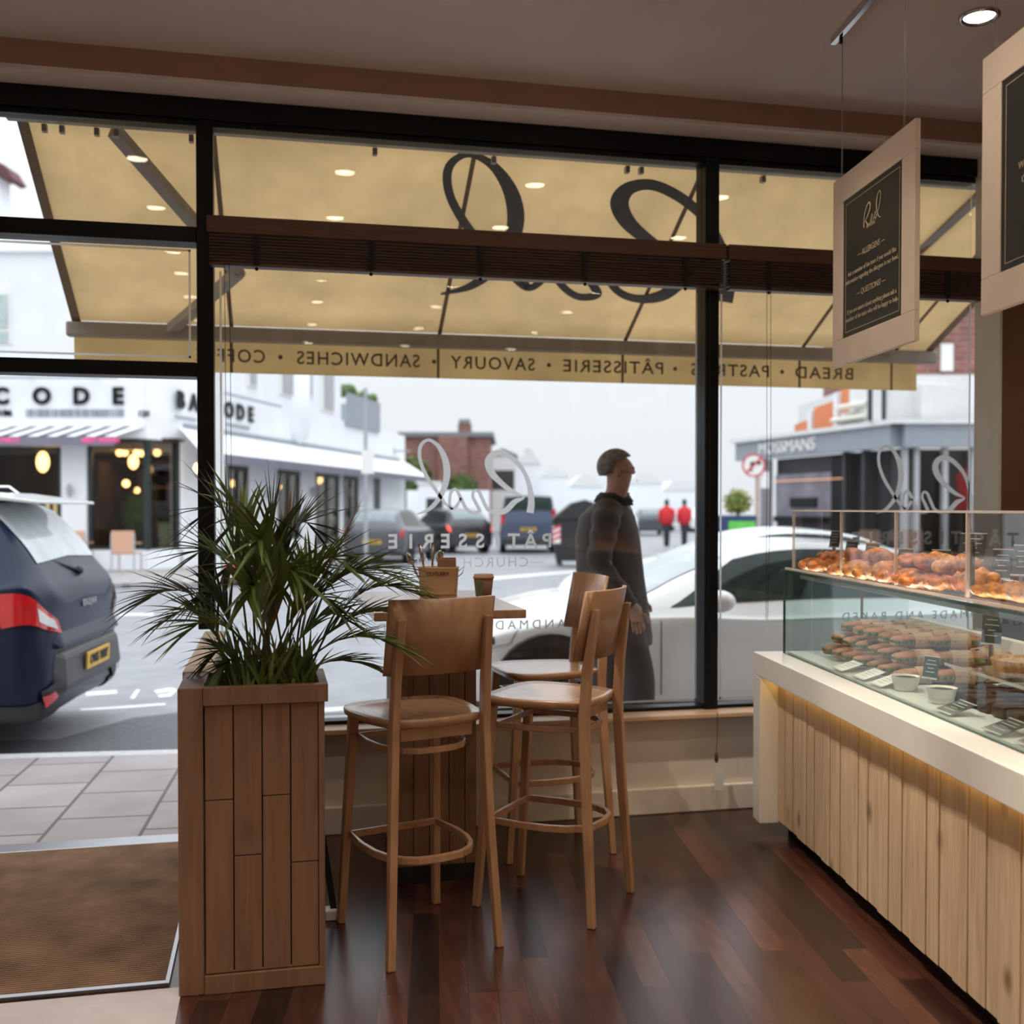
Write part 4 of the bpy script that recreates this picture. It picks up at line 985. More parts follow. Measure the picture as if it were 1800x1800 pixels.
# striped awning of the front
m = MB(); m2 = MB(); n = 44
aw0, aw1, dz = fz(750), fz(771), .75
for i in range(n):
    x0 = -9.5+(9.5-.02)*i/n; x1 = -9.5+(9.5-.02)*(i+1)/n
    (m if i % 2 else m2).f.append([(m if i % 2 else m2).p(q) for q in ((x0, -.02, aw0), (x1, -.02, aw0), (x1-.42, -dz, aw1), (x0-.42, -dz, aw1))])
m.build('awning_white_stripes', 'wall', B, solid=.01); m2.build('awning_black_stripes', 'plastic', B, solid=.01)
MB().box(-9.9, -.42, -dz-.01, -dz, fz(787), fz(771)+.0).build('awning_valance', 'purple', B)
m = MB(); text(m, 'PARTY', .14, (fx(46), -dz-.02, fz(778)), bold=.006, ext=.005); text(m, 'MEET FRIEND', .14, (fx(200), -dz-.02, fz(778)), bold=.006, ext=.005); m.build('awning_lettering', 'pink', B)
for x in (126,):
    m = MB(); m.sphere((fx(x), -.12, fz(862)), .12, 8, 8, (.6, .6, 1.3)); m.build('wall_lantern', 'vase', B)
# chamfered corner and side facade
x0c, Z0c = (322-900)/1900*26, 26.0
a0 = Vector((fx(258), 0, 0)); a1 = Vector((x0c-(255-900)/1900*ZR, Z0c-ZR, 0))
dirc = (a1-a0); Lc = dirc.length; MC = Matrix.Translation(a0) @ Matrix.Rotation(math.atan2(dirc.y, dirc.x), 4, 'Z')
m = MB(MC); m.box(0, Lc, 0, .3, fz(772), fr_top); m.box(0, Lc, 0, .3, 0, fz(967)); m.box(Lc-.12, Lc, 0, .3, 0, fz(770)); m.build('corner_wall', 'wall', B)
m = MB(MC); m.box(0, .10, -.02, .1, fz(967), fz(772)); m.box(Lc-.24, Lc-.12, -.02, .1, fz(967), fz(772)); m.box(.1, Lc-.2, -.02, .1, fz(776), fz(772)); wo = m.build('corner_window', 'greenframe', B)
m = MB(MC); m.box(.1, Lc-.24, .03, .04, fz(967), fz(776)); m.build('pane', 'roomglass', wo)
dS = Vector((.1711, .9853, 0)); MS = Matrix.Translation(a1) @ Matrix.Rotation(math.atan2(dS.y, dS.x), 4, 'Z')
def sx_s(px_):
    k = (px_-900)/1900; return (k*Z0c-x0c)/(.1711-k*.9853)
def szz(px_, py_):
    Zc = Z0c+.9853*sx_s(px_); return (HOR-py_)*Zc/FPX+EYE-GZ
LS = sx_s(712)
wins = [(400, 436), (488, 527), (555, 596), (604, 630), (657, 668)]
ztopw = szz(440, 821); zsill = szz(510, 948); 
m = MB(MS); m.box(0, LS, 0, .3, ztopw, szz(440, 700)); m.box(0, sx_s(600), 0, .3, szz(440, 700), fr_top)
prev = 0
for a, b_ in wins:
    m.box(prev, sx_s(a), 0, .3, 0, ztopw); prev = sx_s(b_)
m.box(prev, LS, 0, .3, 0, ztopw)
for a, b_ in wins[:4]: m.box(sx_s(a), sx_s(b_), 0, .3, 0, zsill if a != 555 else .2)
m.box(LS-.3, LS, .3, 6, 0, szz(440, 700))
m.build('side_wall', 'wall', B)
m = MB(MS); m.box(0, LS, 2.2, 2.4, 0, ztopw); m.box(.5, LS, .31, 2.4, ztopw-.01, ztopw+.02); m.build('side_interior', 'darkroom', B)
for a, b_ in wins:
    s0, s1 = sx_s(a), sx_s(b_); z0 = .2 if a == 555 else zsill; f_ = MB(MS); w_ = .12*(1+s0/20)
    f_.box(s0, s0+w_, -.02, .08, z0, ztopw); f_.box(s1-w_, s1, -.02, .08, z0, ztopw); f_.box((s0+s1)/2-w_/2, (s0+s1)/2+w_/2, -.02, .08, z0, ztopw); f_.box(s0, s1, -.02, .08, ztopw-.12, ztopw)
    fo = f_.build('tall_window', 'greenframe', B); g_ = MB(MS); g_.box(s0+w_, s1-w_, .02, .03, z0, ztopw); g_.build('pane', 'roomglass', fo)
# side awning (plain white)
zt, zb = szz(400, 765), szz(400, 806)
m = MB(MS); m.grid([[Vector((-.2, -.02, zt)), Vector((LS, -.02, zt))], [Vector((-1.0, -.95, zb)), Vector((LS+.2, -.95, zb))]]); m.build('side_awning', 'wall', B, solid=.02)
m = MB(MS); m.box(-1.0, LS+.2, -.97, -.95, zb-.22, zb); m.build('side_valance', 'purple', B)
m = MB(MS); m.box(0, LS-1, -.06, -.001, zt+.02, zt+.12); m.bar((.2, -.4, szz(400, 699)), (5.2, -.4, szz(400, 699)), .05, .05); m.build('side_rail', 'fascia', B)
for ch, px_ in zip('BARCODE', (313, 336, 358, 378, 398, 418, 436)): text(MB(MS), ch, .56, (sx_s(px_+4), -.03, szz(400, 722)), bold=.024, ext=.02, sx_=1.2).build('side_sign_letter', 'black', B)
m = MB(MS); m.box(sx_s(308), sx_s(345), -.03, -.001, szz(326, 737), szz(326, 733)); m.box(sx_s(398), sx_s(438), -.03, -.001, szz(418, 752), szz(418, 747)); m.build('side_sign_line', 'fascia', B)
# upper windows, balcony
for a, b_, t_, bt in ((438, 448, 640, 676), (495, 518, 610, 690), (533, 546, 620, 693), (568, 584, 640, 718)):
    f_ = MB(MS); f_.box(sx_s(a-4), sx_s(b_+4), -.05, -.001, szz(a, bt+4), szz(a, t_)); fo = f_.build('sash_window', 'white', B)
    g_ = MB(MS); g_.box(sx_s(a), sx_s(b_), -.08, -.051, szz(a, bt), szz(a, t_+4)); g_.build('pane', 'curtain' if 'curtain' in M else 'vase', fo)
m = MB(MS); m.lathe([(.08, szz(520, 800)), (.3, szz(520, 785)), (.62, szz(520, 770)), (.70, szz(520, 758)), (.70, szz(520, 600))], (sx_s(524), .35, 0), 20); m.build('bay_window', 'wall', B, smooth=True)
zf0, zf1 = szz(606, 747), szz(606, 690)
m = MB(MS); m.box(sx_s(606), sx_s(664), -.1, -.06, zf0, zf1); m.box(sx_s(664), sx_s(664)+.05, -.1, 3, zf0, zf1); m.build('balcony_screen', 'fascia', B)
m = MB(MS); r3 = random.Random(5)
for k in range(26): s_ = sx_s(606)+r3.random()*(sx_s(664)-sx_s(606)); m.sphere((s_, .1, zf1+r3.uniform(-.1, .25)), r3.uniform(.12, .3), 6, 4, (1, .6, .7))
m.build('balcony_plants', 'bush', B)
m = MB(MS); m.box(0, LS, .3, 6, zt-.5, zt-.3); m.build('flat_roof', 'wall2', B)
m = MB(MS)
for px_ in (468, 545, 612): s_ = sx_s(px_); m.sphere((s_, -.12, szz(px_, 865)), .14, 8, 8, (.6, .6, 1.3))
m.build('side_lantern', 'vase', B)
m = MB()
for a, b_, za, zb_, yy in ((-40, 20, 985, 905, 2.6), (30, 78, 985, 915, 2.0), (165, 200, 965, 800, 3.2), (178, 190, 965, 860, 2.4), (246, 262, 965, 880, 2.6)): m.box(fx(a), fx(b_), yy, yy+.2, fz(za), fz(zb_))
m.build('interior_joinery', pbr('brown_joinery', (.20, .11, .07), .6, var=.4), B)
m = MB()
for a, za, zb_ in ((84, 925, 868), (42, 915, 875), (28, 895, 872)): m.box(fx(a), fx(a+4), 1.6, 1.7, fz(za), fz(zb_))
m.build('lit_panel', glow('lit_panel', (.95, .80, .45), .8), B)
MB().box(fx(208), fx(260), 1.8, 2.2, fz(845), fz(832)).build('dark_shelf', 'black', B)
m = MB()
for k in range(9): m.box(fx(166+k*4.5), fx(168+k*4.5), 2.9, 2.95, fz(965), fz(815))
m.build('hanging_strands', 'vase', B)
# lamps and things in the restaurant
def rootf(px_, Z, z): p = atd(px_, Z, z); return p
for i, (px_, py_, Z, r_, sc, nm) in enumerate(((76, 812, 26.2, .15, 1.7, 'large lit shade lamp in the left restaurant window'), (235, 812, 26.2, .12, 1.5, 'tall lit shade lamp in the middle of the restaurant window'),
        (211, 796, 26.6, .085, 1, 'leftmost globe bulb of the row in the restaurant window'), (220, 796, 26.9, .08, 1, 'second globe bulb of the row in the restaurant window'), (240, 796, 26.6, .085, 1, 'third globe bulb of the row in the restaurant window'), (249, 797, 26.9, .08, 1, 'fourth globe bulb of the row in the restaurant window'),
        (277, 796, 26.4, .085, 1, 'single globe bulb in the narrow corner window'), (222, 850, 26.6, .09, 1, 'lower globe bulb left of the dark shelf'), (241, 862, 26.8, .07, 1, 'lower dim globe bulb beside the plant'), (349, 823, 25.4, .10, 1.2, 'lit lantern hanging under the side awning by the mullion'),
        (409, 850, 31, .10, 1, 'globe bulb in the first tall side window'), (560, 843, 40, .16, 1, 'bright globe lamp in the third tall side window'), (492, 856, 36, .07, 1, 'small yellow bulb in the second tall side window'))):
    p = atd(px_, Z, hz(py_, Z)); o = thing('pendant_lamp', nm, 'lamp', p)
    MB().sphere((0, 0, 0), r_, 12, 8, (1, 1, sc)).build('lamp_globe', 'bulb', o, smooth=True)
    MB().tube([(0, 0, r_*sc), (0, 0, r_*sc+.25)], .01, 5).build('flex', 'black', o)
def chair(px_, Z, zt_, nm, rot=0):
    t_ = thing('terrace_chair', nm, 'chair', atd(px_, Z, GZ), -YAW+rot)
    MB().box(-.26, .26, -.03, .0, .42, .92).build('backrest', 'tan', t_, bevel=.02); MB().box(-.25, .25, 0, .46, .40, .44).build('seat', 'tan', t_)
    for sx2 in (-.25, .25):
        for y_ in (-.02, .44): MB().bar((sx2, y_, 0), (sx2, y_, .43 if y_ > 0 else .85), .03).build('leg', 'vase', t_)
        MB().bar((sx2, 0, .66), (sx2, .44, .64), .04, .03).build('armrest', 'tan', t_)
chair(216, 24.0, 0, 'tan woven chair standing on the far pavement below the restaurant window'); chair(130, 24.3, 0, 'tan woven chair in front of the white pillar, partly behind the parked car')
def bushobj(nm, label, px_, Z, z0, w_, h_, mat, cat_='bush', n=60, seed=1, d_=None, lift=0):
    t_ = thing(nm, label, cat_, atd(px_, Z, z0), -YAW); r_ = random.Random(seed); m = MB(Matrix.Translation((0, 0, lift))); d_ = d_ or w_*.6
    for k in range(n*14):
        a = r_.uniform(0, 2*PI); u = r_.uniform(-1, 1); rad = r_.uniform(.75, 1.02); q = Vector((w_/2*rad*math.cos(a)*math.sqrt(1-u*u), d_/2*rad*math.sin(a)*math.sqrt(1-u*u), h_/2+h_/2*rad*u))
        s_ = min(w_, h_)*.07; ax = Vector((r_.uniform(-1, 1), r_.uniform(-1, 1), r_.uniform(-1, 1))).normalized(); b_ = ax.orthogonal().normalized()*s_; c_ = ax.cross(b_).normalized()*s_*.6
        m.f.append([m.p(q-b_), m.p(q-c_), m.p(q+b_), m.p(q+c_)])
    m.build('foliage', mat, t_); m = MB(Matrix.Translation((0, 0, lift))); m.sphere((0, 0, h_/2), 1, 12, 8, (w_*.38, d_*.38, h_*.4)); m.build('inner_growth', 'bush', t_)
    MB().tube([(0, 0, -.02), (0, 0, lift+h_*.3)], min(w_, h_)*.05, 8).build('trunk', 'stem', t_)
    return t_
bushobj('indoor_plant', 'leafy green plant inside the middle restaurant window', 240, 26.3, hz(950, 26.3), .75, 1.25, 'bush', 'plant', 20, 2)
bushobj('indoor_plant', 'leafy plant inside the narrow corner window', 290, 26.6, hz(960, 26.6), .35, .8, 'bush', 'plant', 12, 3)
t_ = thing('folded_parasol', 'red fabric umbrella top low on the far pavement behind the palm', 'umbrella', atd(418, 21.5, -.03), -YAW)
MB().lathe([(.45, .12), (.40, .22), (.2, .33), (.02, .36)], n=16).build('canopy', 'redcloth', t_, smooth=True)
m = MB(); text(m, 'PIZZA', .10, (0, -.46, .17), ext=.002); m.build('lettering', 'white', t_); MB().tube([(0, 0, 0), (0, 0, .3)], .02, 6).build('pole', 'steel', t_)
t_ = thing('pavement_board', 'pale green menu board standing by the side of the restaurant', 'sign', atd(427, 26, -.03), -YAW)
MB().box(-.42, .42, 0, .04, .25, 1.05).build('board', 'greenboard', t_); m = MB(); m.bar((-.38, .02, 0), (-.38, .02, .3), .04); m.bar((.38, .02, 0), (.38, .02, .3), .04); m.build('leg', 'greenboard', t_)
t_ = thing('red_chair_seat', 'red round seat in the first tall side window', 'stool', atd(413, 30.6, .1)); t_.name = 'round_stool'
MB().lathe([(.30, .95), (.34, 1.02), (.3, 1.1)], n=16).build('seat', 'redcloth', t_, smooth=True); MB().tube([(0, 0, 0), (0, 0, .96)], .04, 8).build('leg', 'steel', t_)
for i, px_ in enumerate((561, 582, 511)): 
    t_ = thing('red_dining_chair', ('left red chair inside the third tall window', 'right pinkish red chair inside the third tall window', 'dim red chair inside the second tall window')[i], 'chair', atd(px_, 38.5 if i < 2 else 34.5, .0), 1.2)
    MB().box(-.2, .2, 0, .05, .45, 1.0).build('backrest', 'redcloth', t_, bevel=.02); MB().box(-.2, .2, 0, .4, .42, .47).build('seat', 'redcloth', t_)
    for sx2 in (-.18, .18):
        for y_ in (.02, .38): MB().bar((sx2, y_, 0), (sx2, y_, .42), .03).build('leg', 'steel', t_)

# lamp posts and signs
def post(nm, label, px_, Z, zt, r_, mat, cat_='post', extra=None):
    t_ = thing(nm, label, cat_, atd(px_, Z, -.03 if Z > 20 else -.13), -YAW); MB().tube([(0, 0, 0), (0, 0, zt)], r_, 10).build('pole', mat, t_)
    if extra: extra(t_)
    return t_
def plate1(t_): MB().box(-.10, .22, -.06, -.03, 2.3, 2.9).build('sign_plate', 'white', t_)
post('sign_post', 'thin grey post with a small white plate before the side awning', 643, 27.5, hz(700, 30)+.03, .05, 'vase', 'post', plate1)
def lampx(t_): m = MB(); m.bar((0, 0, 5.6), (.9, -.2, 5.9), .08); m.build('arm', 'vase', t_)
post('lamp_post', 'pale grey lamp post standing just right of the left window mullion', 386, 19.5, 6.5, .09, 'wall2', 'lamp post', lampx)
t_ = thing('wall_camera', 'small dark camera on a bracket at the end of the white building', 'camera', atd(683, 44, hz(793, 44)), -YAW)
MB().box(-.15, .25, -.1, .1, -.15, .15).build('housing', 'fascia', t_); MB().bar((.2, 0, 0), (.9, 0, 0), .06).build('bracket', 'fascia', t_)
Zs = 26.0; t_ = thing('road_sign', 'round red-ringed no right turn sign on a pole', 'road sign', atd(1327, Zs, -.03), -YAW)
zc = hz(818, Zs)+.03; rr_ = 20.5*Zs/FPX
def disc(m, r0, r1, y0, y1, c=(0, 0), n=36): m.loft([[Vector((c[0]+r*math.cos(2*PI*j/n), y, c[1]+r*math.sin(2*PI*j/n))) for j in range(n)] for r, y in ((r0, y0), (r0, y1), (r1, y1), (r1, y0))]+[[Vector((c[0]+r0*math.cos(2*PI*j/n), y0, c[1]+r0*math.sin(2*PI*j/n))) for j in range(n)]], False)
MB().tube([(.05, 0, 0), (.05, 0, zc)], .045, 10).build('pole', pbr('rusty_pole', (.50, .36, .28), .6), t_)
m = MB(); m.loft([[Vector((-.05+rr_*.95*math.cos(2*PI*j/36), y, zc+rr_*.95*math.sin(2*PI*j/36))) for j in range(36)] for y in (-.06, -.05)]); m.build('sign_face', 'white', t_)
m = MB(); disc(m, rr_*.86, rr_, -.075, -.05, (-.05, zc)); m.bar((-.05-.6*rr_, -.075, zc-.6*rr_), (-.05+.6*rr_, -.075, zc+.6*rr_), .045, .006, up=(0, 1, 0)); m.build('red_ring', 'signred', t_)
m = MB(); m.box(-.13, -.08, -.068, -.061, zc-.15, zc+.06); m.box(-.13, .06, -.068, -.061, zc+.03, zc+.08); m.prism([(.06, zc-.01), (.15, zc+.055), (.06, zc+.12)], -.068, -.061); m.build('arrow', 'black', t_)
MB().box(.13, .32, -.03, 0, zc-.55, zc-.15).build('small_plate', 'white', t_)

# far planter and recycling box
t_ = thing('street_planter', 'dark blue street planter box with a bright green panel', 'planter', atd(1298, 22, -.03), -YAW)
MB().box(-.42, .38, 0, .6, 0, hz(906, 22)+.03).build('box', 'bluebin', t_, bevel=.02); MB().box(-.2, .34, -.02, -.001, hz(932, 22)+.03, hz(916, 22)+.03).build('panel', 'greenpanel', t_)
bushobj('street_shrub', 'yellow green shrub growing in the dark blue street planter', 1296, 22.3, hz(906, 22)+.0, .62, .55, 'bushyellow', 'shrub', 25, 4)

# ---- distant brick building and background
def block(nm, label, px0, px1, pyt, Z, mat, dep=8, pyb=None, cat_='building', zb=-.13, parts=None):
    w_ = (px1-px0)*Z/FPX; t_ = thing(nm, label, cat_, atd((px0+px1)/2, Z, zb), -YAW)
    h_ = hz(pyt, Z)-zb; MB().box(-w_/2, w_/2, 0, dep, 0, h_).build('wall', mat, t_)
    if parts: parts(t_, w_, h_, Z)
    return t_
def p_brick(t_, w_, h_, Z):
    k = Z/FPX; MB().box(-w_/2-.25, w_/2+.25, -.25, 8.2, h_, h_+.25).build('roof_edge', 'slate', t_)
    x_ = (813-784)*k; MB().box(x_-.35, x_+.4, 2, 3.2, h_+.26, h_+.9).build('chimney', 'brick', t_)
    m = MB()
    for q in range(4): m.lathe([(.09, h_+.9), (.07, h_+1.2)], (x_-.25+q*.17, 2.6, 0), 8)
    m.build('chimney_pot', 'slate', t_); MB().box(-w_/2+.6+2.2, -w_/2+.9+2.2, -.12, -.001, 0, h_).build('downpipe', 'slate', t_)
    MB().box(-.4, w_/2-1.2, -.35, -.001, 0, h_).build('projecting_bay', 'brick', t_)
block('brick_house', 'red brick building with a chimney at the far end of the street', 708, 860, 768, 60, 'brick', parts=p_brick)
bushobj('street_tree', 'green tree in front of the left end of the red brick building', 726, 57.6, -.13, 2.4, 4.0, 'bush', 'tree', 60, 6, lift=.3)
bushobj('hedge_bush', 'low green hedge in front of the middle of the brick building', 812, 58.2, -.13, 1.9, 2.3, 'bush', 'hedge', 40, 7, lift=1.1)
def p_low(t_, w_, h_, Z):
    MB().box(-w_/2+.4, -w_/2+1.2, -.03, -.001, h_-1.5, h_-.7).build('window', 'shopglass', t_); MB().box(-w_/2-.1, w_/2+.1, -.1, .3, h_, h_+.1).build('coping', 'white', t_)
block('white_outbuilding', 'low white outbuilding below the brick building', 735, 772, 850, 52, 'wall', 2.4, parts=p_low)
block('garden_wall', 'pale garden wall running along below the brick building', 715, 860, 862, 55, 'wall', .4, cat_='wall')
def p_ter(t_, w_, h_, Z):
    MB().prism([(-w_/2-.2, h_), (0, h_+w_*.28), (w_/2+.2, h_)], -.1, 8.1).build('roof', 'slate', t_)
    for q in (-.28, .22): MB().box(w_*q-.4, w_*q+.4, -.04, -.001, h_*.55, h_*.8).build('window', 'shopglass', t_)
block('terrace_house', 'pale terraced house with a grey roof right of the brick building', 862, 905, 800, 70, 'wall2', parts=p_ter)
def p_fade(t_, w_, h_, Z): MB().prism([(-w_/2, h_), (-w_/2+1, h_+1.0), (w_/2-1, h_+1.0), (w_/2, h_)], -.1, 8.1).build('roof', 'wall2', t_)
for i, (a, b_, t__, Z, lb) in enumerate(((905, 950, 815, 72, 'first faint white house beyond the terraced house'), (950, 1000, 838, 80, 'second faint white house, lower and farther away'), (1000, 1060, 855, 92, 'low faint house left of the walking person'), (1100, 1165, 850, 100, 'pale distant building right of the walking person'), (1165, 1240, 862, 112, 'low pale distant building left of the right mullion'))):
    block('distant_house', lb, a, b_, t__, Z, 'wall', parts=p_fade)
t_ = thing('roof_ridge', 'dark red tiled roof edge at the far left above the white restaurant', 'roof', atd(5, 34, hz(316, 34)), -YAW)
MB().prism([(-1.5, .1), (-1.2, .55), (-.15, .55), (.15, .40), (.40, 0), (.2, -.05), (0, .1)], 0, 1).build('tiles', pbr('dark_red_tiles', (.12, .04, .045), .7), t_)
MB().box(-1.5, -.1, .1, .9, -6, .09).build('gable', 'wall', t_)

# ---- right-hand building
Zq = 27.0; ocr = CF((1582-900)/1900*Zq, Zq)
E2 = thing('grey_fascia_shop', 'dark shopfront under a deep grey fascia with pale flats above, at the right', 'building', (ocr.x, ocr.y, -.03), -YAW)
kq = Zq/FPX; gx = lambda p: (p-1582)*kq; gz = lambda p: (HOR-p)*kq+EYE+.03
xl = (1307-900)/1900*34.9; vecl = Vector((xl-(1582-900)/1900*27, 34.9-27, 0)); LL = vecl.length; ML = Matrix.Rotation(math.atan2(vecl.y, vecl.x)+PI, 4, 'Z') @ Matrix.Translation((-LL, 0, 0))  # local x runs from far left end (0) to the corner (LL); outward = -y
def lx(p):
    k = (p-900)/1900; x0_, z0_ = (1582-900)/1900*27, 27; t2 = (k*z0_-x0_)/(vecl.x/LL-k*vecl.y/LL); return LL-t2
def lz(px_, py_): Zc = 27+(LL-lx(px_))*vecl.y/LL; return (HOR-py_)*Zc/FPX+EYE+.03
zt_, zb_ = gz(747), gz(787)
m = MB(); m.box(0, 9, -.3, 0, zb_, zt_); m.build('fascia', 'fascia', E2)
m = MB(ML); m.box(0, LL+.0, -.3, 0, zb_, zt_); m.build('side_fascia', 'fascia', E2)
m = MB(); m.box(-.3, 9, -.42, 0, zt_+.001, zt_+.12); m.build('fascia_capping', 'wall2', E2); m = MB(ML); m.box(-.1, LL+.3, -.42, 0, zt_+.001, zt_+.12); m.build('side_capping', 'wall2', E2)
m = MB(ML); text(m, 'MOSSMANS', .50, (lx(1398), -.33, (zt_+zb_)/2), bold=.0, ext=.02, sx_=1.25); m.build('sign_letters', 'white', E2)
m = MB(ML); m.box(lx(1350), LL, .3, .4, 0, zb_); m.build('side_shop_wall', 'darkshop', E2)
m = MB(ML); m.box(lx(1352), lx(1448), .22, .29, lz(1400, 908), lz(1400, 832)); m.build('side_shop_window', pbr('dusky_glass', (.24, .22, .26), .25, var=.3, vscale=1.2), E2)
m = MB(ML); m.box(lx(1380), lx(1425), .15, .21, lz(1400, 892), lz(1400, 875)); m.box(lx(1352), lx(1440), .15, .21, lz(1400, 918), lz(1400, 908)); m.build('side_shop_table', 'black', E2)
m = MB(ML); m.box(lx(1352), lx(1488), .1, .14, lz(1400, 845), lz(1400, 843.5)); m.build('warm_light_line', glow('warm_line', (1, .5, .25), .55), E2)
m = MB(ML); m.box(lx(1450), lx(1482), .2, .29, 0, lz(1465, 800)); m.build('side_doorway', 'black', E2)
for p in (1340, 1486, 1520): m = MB(ML); m.box(lx(p), lx(p)+.12, -.1, .3, 0, zb_); m.build('side_post', 'vase' if p == 1340 else 'darkshop', E2)
m = MB(); m.box(0, 9, .9, 1.0, 0, zb_); m.build('shop_wall', 'darkshop', E2)
for a, b_ in ((1585, 1590), (1605, 1609), (1655, 1663), (1704, 1708)): m = MB(); m.box(gx(a), gx(a)+.12 if b_-a < 12 else gx(b_), -.1, .1, 0, zb_); m.build('post', 'vase', E2)
m = MB(); m.box(gx(1585), 9, .2, .22, 0, zb_); m.build('shop_glass', 'roomglass', E2)
# pale flats above
m = MB(); m.box(gx(1570), 9, .5, 9, zt_+.13, gz(655)); m.build('upper_wall', 'wall2', E2)
m = MB(); m.box(gx(1628), 9, 1.5, 9, gz(655)+.01, gz(480)); m.build('brick_storey', 'brick', E2); m = MB(); m.box(gx(1692), gx(1714), 1.4, 1.49, gz(640), gz(590)); m.build('upper_window', 'white', E2)
m = MB(); m.box(gx(1560), gx(1566), .4, .49, zt_+.13, gz(668)); m.box(gx(1535), gx(1542), .4, .49, zt_+.13, gz(668)); m.build('window_frame', 'greenframe', E2)
m = MB(ML); m.box(lx(1500), LL, .6, 5, zt_+.13, lz(1500, 690)); m.box(lx(1445), lx(1505), .6, 5, zt_+.13, lz(1470, 722)); m.build('side_upper_wall', 'wall2', E2)
m = MB(ML)
for a, b_, zz_ in ((1440, 1500, 735), (1450, 1500, 712), (1500, 1560, 700)): m.box(lx(a), lx(b_), .3, .6, lz(a, zz_+9), lz(a, zz_))
m.build('balcony', 'cream', E2, bevel=.08)
for a, b_, t__ in ((1355, 1381, 742), (1388, 1424, 712), (1434, 1458, 680)):
    m = MB(ML); m.prism([(lx(a), zt_+.13), (lx(b_), zt_+.13), (lx(b_), lz(b_, t__-(b_-a)*.25)), (lx(a), lz(a, t__+4))], .8, 1.0); m.build('orange_panel', 'orange', E2)
m = MB(ML)
for a, t__ in ((1382, 722), (1426, 690), (1458, 672)): m.box(lx(a), lx(a+5), .7, 1.1, zt_+.13, lz(a, t__))
m.build('white_pier', 'wall', E2)
# goods in the shop window
r4 = random.Random(11)
for px_, Z, mt, w_, z0, z1, lb in ((1692, 27.9, 'redshirt', .45, 1.0, 2.45, 'long red coat on a stand in the grey-fronted shop window'), (1668, 28.6, 'bluecloth', .34, .5, 2.2, 'dark blue garment left of the red coat'), (1630, 27.9, 'binblack', .7, .3, 2.5, 'dark coat display on a stand in the shop window'), (1597, 28.4, 'tan', .35, .6, 2.3, 'tan garment at the left of the shop window'), (1650, 28.5, 'purple', .35, .4, 2.0, 'grey purple garment in the middle of the shop window')):
    t_ = thing('display_garment', lb, 'clothing', atd(px_, Z, -.03), -YAW)
    h_ = z1-z0; MB().loft([ell((0, 0, z0), w_/2, .16), ell((0, 0, z0+h_*.6), w_/2*.75, .15), ell((0, 0, z0+h_*.85), w_/2*.95, .14), ell((0, 0, z1-.08), w_*.2, .09), ell((0, 0, z1), w_*.15, .08)]).build('garment', mt, t_, smooth=True)
    MB().tube([(0, 0, 0), (0, 0, z0+.05)], .03, 8).build('stand', 'steel', t_)
# ---------------------------------------------------------------- vehicles
class Body:
    def __init__(s, st): s.st = st; s.n = len(st); s.c = [s.sec(*q) for q in st]
    def sec(s, x, zb, zbelt, zr, wb, wr):
        h = zbelt-zb; l = lambda a, b_, t_: a+(b_-a)*t_
        return [Vector(q) for q in ((x, 0, zb), (x, wb*.85, zb), (x, wb*.985, zb+.10*h+.02), (x, wb, zb+.5*h), (x, wb*.985, zbelt-.05), (x, wb*.945, zbelt+.01),
                (x, l(wb*.945, wr, .92), l(zbelt, zr, .88)), (x, wr*.74, zr), (x, 0, zr+.02))]
    def pt(s, a, t_):
        a = max(0, min(s.n-1, a)); i = min(int(a), s.n-2); f_ = a-i; g = lambda k: crl(s.c[max(0, min(s.n-1, k))], t_)
        return cr1(g(i-1), g(i), g(i+1), g(i+2), f_)
    def skin(s, m, na=6, ntt=4):
        T = [k/ntt for k in range(8*ntt+1)]; rows = []
        for i in range((s.n-1)*na+1):
            a = i/na; r = [s.pt(a, t_) for t_ in T]; rows.append(r+[Vector((q.x, -q.y, q.z)) for q in reversed(r[1:-1])])
        m.loft(rows, True); return m
    def patch(s, m, a0, a1, t0, t1, off=.006, n=8, k=6, sides=(1, -1), poly=None):
        for sd in sides:
            G = []
            for i in range(n+1):
                row = []
                for j in range(k+1):
                    u, v = i/n, j/k
                    if poly: a = (poly[0][0]*(1-u)+poly[1][0]*u)*(1-v)+(poly[3][0]*(1-u)+poly[2][0]*u)*v; t_ = (poly[0][1]*(1-u)+poly[1][1]*u)*(1-v)+(poly[3][1]*(1-u)+poly[2][1]*u)*v
                    else: a = a0+(a1-a0)*u; t_ = t0+(t1-t0)*v
                    p = s.pt(a, t_); e_ = .02; da = s.pt(a+e_, t_)-s.pt(a-e_, t_); dt = s.pt(a, min(8, t_+e_))-s.pt(a, t_-e_); nn = da.cross(dt)
                    if nn.length > 0:
                        nn.normalize(); c_ = Vector((p.x*.8, 0, .6))
                        if nn.dot(p-c_) < 0: nn = -nn
                        p = p+nn*off
                    row.append(Vector((p.x, sd*p.y, p.z)))
                G.append(row)
            m.grid(G)
        return m
